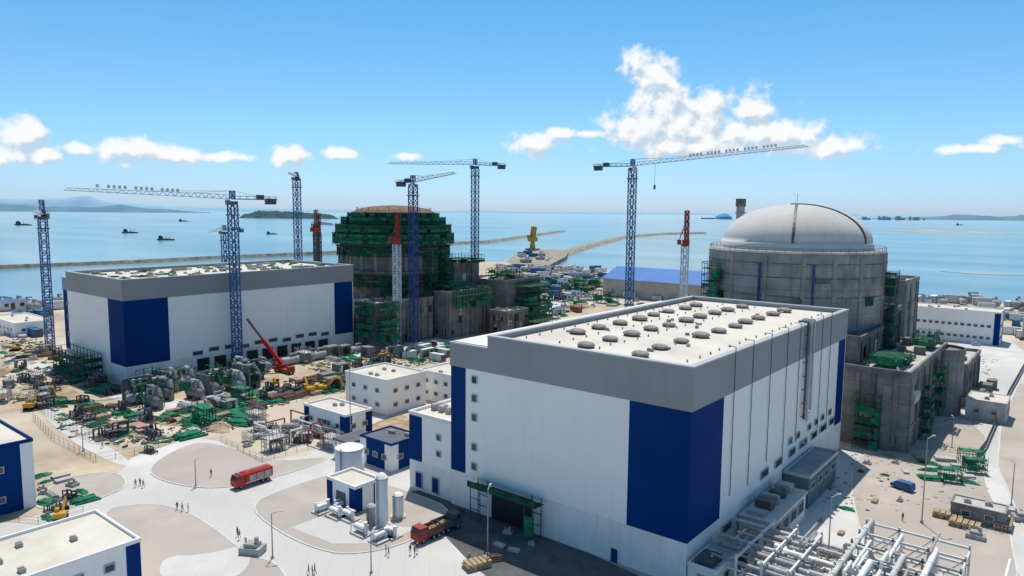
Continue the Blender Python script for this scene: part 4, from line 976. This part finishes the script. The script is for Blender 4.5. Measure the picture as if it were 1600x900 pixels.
fence(P2([(1380,660),(1470,600),(1500,560)]),2,solid=concL,lab='low concrete wall by the reactor yard')
# ---------------- lamp posts
lp=None
def lamp(px,py,h,rt=0):
    global lp
    p=g(px,py)
    if lp is None:
        T=thing('street_lamp','slim grey street lamp post with single arm','street lamp',(p.x,p.y,0),rt,'street lamps along site roads')
        m=M();m.cyl((0,0,0),(0,0,10),.13,.08,n=8);m.cyl((0,0,0),(0,0,.4),.3,n=8);m.make('post',steel,T)
        m=M();m.bar((0,0,10),(1.2,0,10.3),.1);m.make('arm',steel,T)
        m=M();m.obox((1.5,0,10.3),(.8,.3,.12),0);m.make('lamp_head',concL,T)
        lp=T;T.scale=(1,1,h/10)
    else:
        c=copy_tree(lp,(p.x,p.y,0),rt);c.scale=(1,1,h/10)
for a in((762,868,12,2),(1440,818,17,1),(1292,905,14,1),(426,872,8,1),(306,760,6,2),(548,690,21,0),(1487,700,8,2),(18,790,8,0),(580,895,7,2),(1580,790,9,2),(130,705,7,1),(905,470,12,1)): lamp(*a)
# ---------------- people
def person(walk):
    sk=[((0,0,.95),.13),((0,0,1.15),.12),((0,0,1.38),.15),((0,0,1.5),.06),((0,.01,1.63),.095),((0,.01,1.72),.08),
        ((.17,0,1.4),.06),((.24,.03 if not walk else .12,1.12),.045),((.25,.1 if not walk else .25,.88),.035),
        ((-.17,0,1.4),.06),((-.24,.0 if not walk else -.1,1.12),.045),((-.25,.05 if not walk else -.12,.88),.035),
        ((.1,0,.88),.09),((.11,.03 if not walk else .16,.5),.065),((.11,0 if not walk else .1,.08),.045),((.12,.14 if not walk else .26,.04),.04),
        ((-.1,0,.88),.09),((-.11,.03 if not walk else -.08,.5),.065),((-.11,0 if not walk else -.34,.12),.045),((-.12,.14 if not walk else -.22,.04),.04)]
    ed=[(0,1),(1,2),(2,3),(3,4),(4,5),(2,6),(6,7),(7,8),(2,9),(9,10),(10,11),(0,12),(12,13),(13,14),(14,15),(0,16),(16,17),(17,18),(18,19)]
    me=bpy.data.meshes.new('p');me.from_pydata([a for a,_ in sk],ed,[]);o=bpy.data.objects.new('p',me);COL.objects.link(o)
    md=o.modifiers.new('s','SKIN')
    for i,(a,r) in enumerate(sk): me.skin_vertices[0].data[i].radius=(r,r*.85)
    me.skin_vertices[0].data[0].use_root=True
    sb=o.modifiers.new('u','SUBSURF');sb.levels=1
    dg=bpy.context.evaluated_depsgraph_get();nm=bpy.data.meshes.new_from_object(o.evaluated_get(dg));bpy.data.objects.remove(o)
    return nm
try: PM=[person(False),person(True)]
except Exception as e: print('PERSON FAIL',e);PM=None
if PM:
    for i,pm in enumerate(PM):
        pm.materials.clear()
        for mt in(cloth1,(cloth2 if i else cloth1),skinM): pm.materials.append(mt)
        for f in pm.polygons:
            z=f.center.z;f.material_index=2 if (z>1.52 or (z<.93 and z>.7 and abs(f.center.x)>.21)) else (0 if z<.95 else 1);f.use_smooth=True
    hm=M();hm.lathe([(.13,1.66),(.125,1.74),(.08,1.81),(.01,1.83)],12);hm.lathe([(.16,1.66),(.13,1.67)],12);ho=hm.make('helmet',helm);hmesh=ho.data;bpy.data.objects.remove(ho)
    for i,(px,py) in enumerate(((277,797),(285,799),(294,800),(212,761),(219,759),(224,762),(371,838),(374,843),(641,866),(648,868),(652,864),(482,897),(488,899),(492,896),(603,866),(607,869),(1410,815),(160,700),(330,745),(733,880))):
        p=g(px,py);o=bpy.data.objects.new('person',PM[i%2]);COL.objects.link(o);o.location=(p.x,p.y,.13 if 300<px<380 or px>600 else .02);o.rotation_euler=(0,0,random.uniform(0,6));meta(o,'worker in '+('grey' if i%2 else 'navy')+' workwear and yellow helmet '+('walking' if i%2 else 'standing'),'person','workers on the site roads')
        h_=bpy.data.objects.new('helmet',hmesh);COL.objects.link(h_);h_.parent=o
# ---------------- breakwaters
def dike(pts,wd,zt,mat=rock,name='breakwater',lab='long rocky breakwater reaching into the calm sea'):
    m=M();vs=[];n=len(pts)
    for i in range(n):
        a=Vector(pts[max(0,i-1)]);b_=Vector(pts[min(n-1,i+1)]);d=(b_-a).normalized();nn=Vector((-d.y,d.x));p=Vector(pts[i])
        for o_,z in((-wd,-7),(-wd*.45,zt),(wd*.45,zt),(wd,-7)): 
            j=random.uniform(-.06,.06)*wd;vs.append((p.x+nn.x*(o_+j),p.y+nn.y*(o_+j),z))
    fs=[]
    for i in range(n-1):
        for k in range(3): fs.append((i*4+k,i*4+k+1,i*4+5+k,i*4+4+k))
    m.add(vs,fs);return meta(m.make(name,mat),lab,'breakwater')
def dens(p,k=12):
    q=[]
    for i in range(len(p)-1):
        for j in range(k): t=j/k;q.append((p[i][0]*(1-t)+p[i+1][0]*t,p[i][1]*(1-t)+p[i+1][1]*t))
    return q+[p[-1]]
dike(dens(P2([(-300,418),(0,411),(200,404),(340,397),(520,390),(560,388)])),6,-2)
dike(dens(P2([(690,378),(760,375),(820,367),(880,359)])),10,-1,lab='thin far breakwater with rough rock edge')
dike(dens(P2([(800,417),(840,410),(880,392),(930,378),(975,368)])),15,-1,lab='curved rocky dike joining the harbour yard')
dike(dens(P2([(975,368),(1040,363),(1100,362)])),13,-1,lab='outer straight end of a rocky dike')
m=M();m.prism(P2([(785,414),(800,400),(815,391),(845,388),(890,389),(885,399),(848,418),(810,420)]),-8,-1.2);meta(m.make('ground',rock),0,0,kind='structure')
for i in range(12):
    p=g(random.uniform(812,868),random.uniform(396,410));place(random.choice(('contW','gen','contB','slab','vess')),p.x,p.y,random.uniform(0,3),random.uniform(1.3,2.0),-1.18)
for pts in ([(1360,358),(1450,359),(1600,365),(1600,366.5),(1440,364)],[(1380,348),(1500,350),(1500,351),(1400,350)],[(1470,424),(1600,430),(1600,431),(1520,428)]):
    m=M();m.prism([(g(a,b_,-6).x,g(a,b_,-6).y) for a,b_ in pts],-7,-5.7);meta(m.make('sandbank',pmat('wet sand',(.40,.37,.31),.8,.2,.01)),0,0,kind='structure')
# ---------------- hills, islands
def ridge(pxa,pxb,dep,prof,mat,name='hill'):
    m=M();n=70;vs=[]
    for i in range(n+1):
        t=i/n;px=pxa+(pxb-pxa)*t
        hgt=0
        for k in range(len(prof)-1):
            if prof[k][0]<=px<=prof[k+1][0]:
                u=(px-prof[k][0])/(prof[k+1][0]-prof[k][0]);u=u*u*(3-2*u);hgt=prof[k][1]*(1-u)+prof[k+1][1]*u
        hgt=hgt*(1+random.uniform(-.08,.08))*dep/F
        p=FW*dep+RT*((px-800)/F*dep)
        q=FW*(dep*1.04)+RT*((px-800)/F*dep*1.04);r_=FW*(dep*1.1)+RT*((px-800)/F*dep*1.1)
        vs+=[(p.x,p.y,-7),((p.x+q.x)/2,(p.y+q.y)/2,-6+hgt*.6+random.uniform(-.05,.05)*hgt),(q.x,q.y,-6+hgt),(r_.x,r_.y,-7)]
    fs=[]
    for i in range(n):
        for k in range(3): fs.append((i*4+k,i*4+4+k,i*4+5+k,i*4+k+1))
    m.add(vs,fs);return meta(m.make(name,mat,None,False,True),0,0,kind='structure')
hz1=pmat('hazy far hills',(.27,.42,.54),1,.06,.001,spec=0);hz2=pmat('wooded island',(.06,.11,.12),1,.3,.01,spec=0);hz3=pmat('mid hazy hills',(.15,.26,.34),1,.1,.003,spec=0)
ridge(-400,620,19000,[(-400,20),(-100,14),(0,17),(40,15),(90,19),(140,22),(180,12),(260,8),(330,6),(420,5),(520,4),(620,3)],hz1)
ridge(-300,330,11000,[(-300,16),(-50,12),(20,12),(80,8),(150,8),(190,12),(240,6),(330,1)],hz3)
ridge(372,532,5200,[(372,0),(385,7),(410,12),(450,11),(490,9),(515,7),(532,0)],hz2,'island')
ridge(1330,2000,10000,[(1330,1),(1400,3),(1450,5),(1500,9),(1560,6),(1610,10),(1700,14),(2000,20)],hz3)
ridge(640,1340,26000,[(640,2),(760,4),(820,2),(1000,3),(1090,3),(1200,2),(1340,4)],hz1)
for i in range(26):
    px=random.uniform(1325,1440);p=FW*9000+RT*((px-800)/F*9000);h_=random.uniform(15,48);m=M();m.box(-14,14,-10,10,0,h_);m.box(-5,5,-5,5,h_,h_+5);m.box(-15,15,-11,11,h_*.5,h_*.5+2)
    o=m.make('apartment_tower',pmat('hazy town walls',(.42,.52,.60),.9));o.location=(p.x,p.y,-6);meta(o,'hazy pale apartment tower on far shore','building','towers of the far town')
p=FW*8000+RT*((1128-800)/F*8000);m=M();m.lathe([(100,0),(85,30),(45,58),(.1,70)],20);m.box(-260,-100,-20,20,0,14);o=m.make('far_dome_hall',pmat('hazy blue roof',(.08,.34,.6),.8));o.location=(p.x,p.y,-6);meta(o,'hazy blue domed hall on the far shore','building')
# ---------------- boats
def boat(px,py,L,lab):
    p=g(px,py,-6);T=thing('cargo_boat',lab,'boat',(p.x,p.y,-6),rad(39),'boats on the calm sea')
    m=M();h=L/2;wd=L*.12;pr=[(-h,-wd),(h*.7,-wd),(h,0),(h*.7,wd),(-h,wd)];m.prism(pr,-1,L*.06);m.make('hull',steelD,T)
    m=M();m.box(-h*.85,-h*.45,-wd*.7,wd*.7,L*.06,L*.2);m.box(-h*.8,-h*.55,-wd*.5,wd*.5,L*.2,L*.26);m.make('wheelhouse',steelD,T)
    m=M();m.bar((0,0,L*.06),(0,0,L*.25),L*.015);m.bar((0,0,L*.1),(h*.7,0,L*.22),L*.012);m.box(-h*.3,h*.5,-wd*.6,wd*.6,L*.06,L*.085);m.make('mast',steelD,T)
for a in((204,364,42,'small dark work boat on calm sea'),(260,375,36,'dark barge with deckhouse on calm sea'),(287,346,50,'distant dark cargo boat on sea'),(37,352,60,'small distant boat near hills'),(425,366,30,'small dark boat beyond hall roof'),(1500,352,50,'tiny distant boat near shoals')): boat(*a)
bldg('site_cabin','grey flat roofed site cabin on beige paving',g(1480,818).x,g(1480,818).x+9,g(1530,815).y-2,g(1530,815).y+3,3.2,conc,None,(1.8,),2,2,concL,.3,2)
bldg('site_cabin','small grey equipment block near reactor yard',-26,-16,246,258,6,concL,None,(3,),2,2,roofw,.3,2)
# ---------------- world + clouds
W=bpy.data.worlds.new("World");S.world=W;W.use_nodes=True;nt=W.node_tree;N=nt.nodes;L=nt.links
try: W.cycles.sampling_method='MANUAL';W.cycles.sample_map_resolution=256
except Exception: pass
bg=N['Background'];sky=N.new('ShaderNodeTexSky');sky.sky_type='NISHITA';sky.sun_disc=False
sd=Vector((-.45,.55,0)).normalized();el=rad(67)
sky.sun_elevation=el;sky.sun_rotation=math.atan2(sd.x,sd.y);sky.air_density=1.0;sky.dust_density=.3;sky.ozone_density=2.5
def mth(nt_,op,*a,clamp=False):
    q=nt_.nodes.new('ShaderNodeMath');q.operation=op;q.use_clamp=clamp
    for i,k in enumerate(a):
        if isinstance(k,(int,float)):q.inputs[i].default_value=k
        else:nt_.links.new(k,q.inputs[i])
    return q.outputs[0]
geo=N.new('ShaderNodeTexCoord');sep=N.new('ShaderNodeSeparateXYZ')
rotm=N.new('ShaderNodeVectorRotate');rotm.rotation_type='Z_AXIS';rotm.inputs['Angle'].default_value=rad(-39);L.new(geo.outputs['Generated'],rotm.inputs['Vector']);L.new(rotm.outputs[0],sep.inputs[0])
az=mth(nt,'ARCTAN2',sep.outputs[0],sep.outputs[1]);elv=mth(nt,'ARCSINE',sep.outputs[2])
blobs=[(988,106,26,18),(1016,130,34,34),(1030,165,44,36),(1000,205,58,36),(1060,210,60,36),(1098,186,46,38),(1140,215,50,32),(1168,176,32,30),(1200,214,72,28),(1275,232,66,17),(1080,230,124,16),
(835,228,40,18),(870,210,22,8),(918,212,24,6),(45,212,40,24),(20,246,44,18),(75,242,32,14),(130,236,28,9),(215,238,56,20),(270,244,56,15),(345,247,58,7),(455,245,32,15),(535,243,28,9),(640,246,24,6),(1505,235,60,7),(1550,222,30,8)]
gr=bpy.data.node_groups.new('cloud_field','ShaderNodeTree')
gr.interface.new_socket('Az',in_out='INPUT',socket_type='NodeSocketFloat');gr.interface.new_socket('El',in_out='INPUT',socket_type='NodeSocketFloat');gr.interface.new_socket('D',in_out='OUTPUT',socket_type='NodeSocketFloat')
gi=gr.nodes.new('NodeGroupInput');go=gr.nodes.new('NodeGroupOutput')
cb=gr.nodes.new('ShaderNodeCombineXYZ');gr.links.new(gi.outputs[0],cb.inputs[0]);gr.links.new(gi.outputs[1],cb.inputs[1])
wn=gr.nodes.new('ShaderNodeTexNoise');wn.inputs['Scale'].default_value=44;wn.inputs['Detail'].default_value=7;wn.inputs['Roughness'].default_value=.55;gr.links.new(cb.outputs[0],wn.inputs[0])
cur=None
for px,py,rx_,ry_ in blobs:
    u=(px-800)/F;hy=330.5+(px-800)*.0087;v=(hy-py)/F*1.0
    a=math.atan(u);e=math.atan(v/math.sqrt(1+u*u));ra=rx_/F*math.cos(a)**2;re=ry_/F*math.cos(a)
    da=mth(gr,'DIVIDE',mth(gr,'SUBTRACT',gi.outputs[0],a),ra*1.18);de=mth(gr,'DIVIDE',mth(gr,'SUBTRACT',gi.outputs[1],e),re*1.18)
    f=mth(gr,'SUBTRACT',1,mth(gr,'SQRT',mth(gr,'ADD',mth(gr,'MULTIPLY',da,da),mth(gr,'MULTIPLY',de,de))))
    cur=f if cur is None else mth(gr,'SMOOTH_MAX',cur,f,.25)
cur=mth(gr,'MAXIMUM',cur,-1.2)
gr.links.new(mth(gr,'ADD',cur,mth(gr,'MULTIPLY',mth(gr,'SUBTRACT',wn.outputs['Fac'],.5),2.1)),go.inputs[0])
def field(a,e):
    n=N.new('ShaderNodeGroup');n.node_tree=gr
    L.new(a,n.inputs[0]);L.new(e,n.inputs[1]);return n.outputs[0]
d0=field(az,elv);d1=field(mth(nt,'ADD',az,-.006),mth(nt,'ADD',elv,.012))
def mr(src_,a,b_,lo,hi,sm=True):
    r=N.new('ShaderNodeMapRange');r.interpolation_type='SMOOTHSTEP' if sm else 'LINEAR';r.inputs[1].default_value=a;r.inputs[2].default_value=b_;r.inputs[3].default_value=lo;r.inputs[4].default_value=hi;L.new(src_,r.inputs[0]);return r.outputs[0]
def mixc(f,a,b_,bt='MIX'):
    x=N.new('ShaderNodeMix');x.data_type='RGBA';x.blend_type=bt
    if isinstance(f,(int,float)):x.inputs[0].default_value=f
    else:L.new(f,x.inputs[0])
    for i,k in((6,a),(7,b_)):
        if isinstance(k,tuple):x.inputs[i].default_value=(*k,1)
        else:L.new(k,x.inputs[i])
    return x.outputs[2]
alpha=mr(d0,-.14,.6,0,.98)
shade=mr(mth(nt,'SUBTRACT',d1,d0),-.28,.4,0,1)
ccol=mixc(shade,(7.2,7.3,7.35),(4.3,5.05,5.8))
t1=mixc(mr(elv,0,.10,0,1,False),(.54,.75,1.24),(.56,.83,1.02))
t2=mixc(mr(elv,.10,.30,0,1,False),t1,(.38,.85,1.0))
t3=mixc(mr(elv,.35,.9,0,1,False),t2,(.84,.98,.90))
skyc=mixc(1.0,sky.outputs[0],t3,'MULTIPLY')
L.new(mixc(alpha,skyc,ccol),bg.inputs[0]);bg.inputs[1].default_value=.135
sl=bpy.data.lights.new('sun','SUN');sl.energy=4.3;sl.angle=rad(.5);sl.color=(1,.94,.85);so=bpy.data.objects.new('sun',sl);COL.objects.link(so)
to=Vector((sd.x*math.cos(el),sd.y*math.cos(el),math.sin(el)));so.rotation_euler=to.to_track_quat('Z','Y').to_euler()
for o,u in SRC.values():
    if not u[0]: bpy.data.objects.remove(o)
print('NOBJ',len(S.objects))
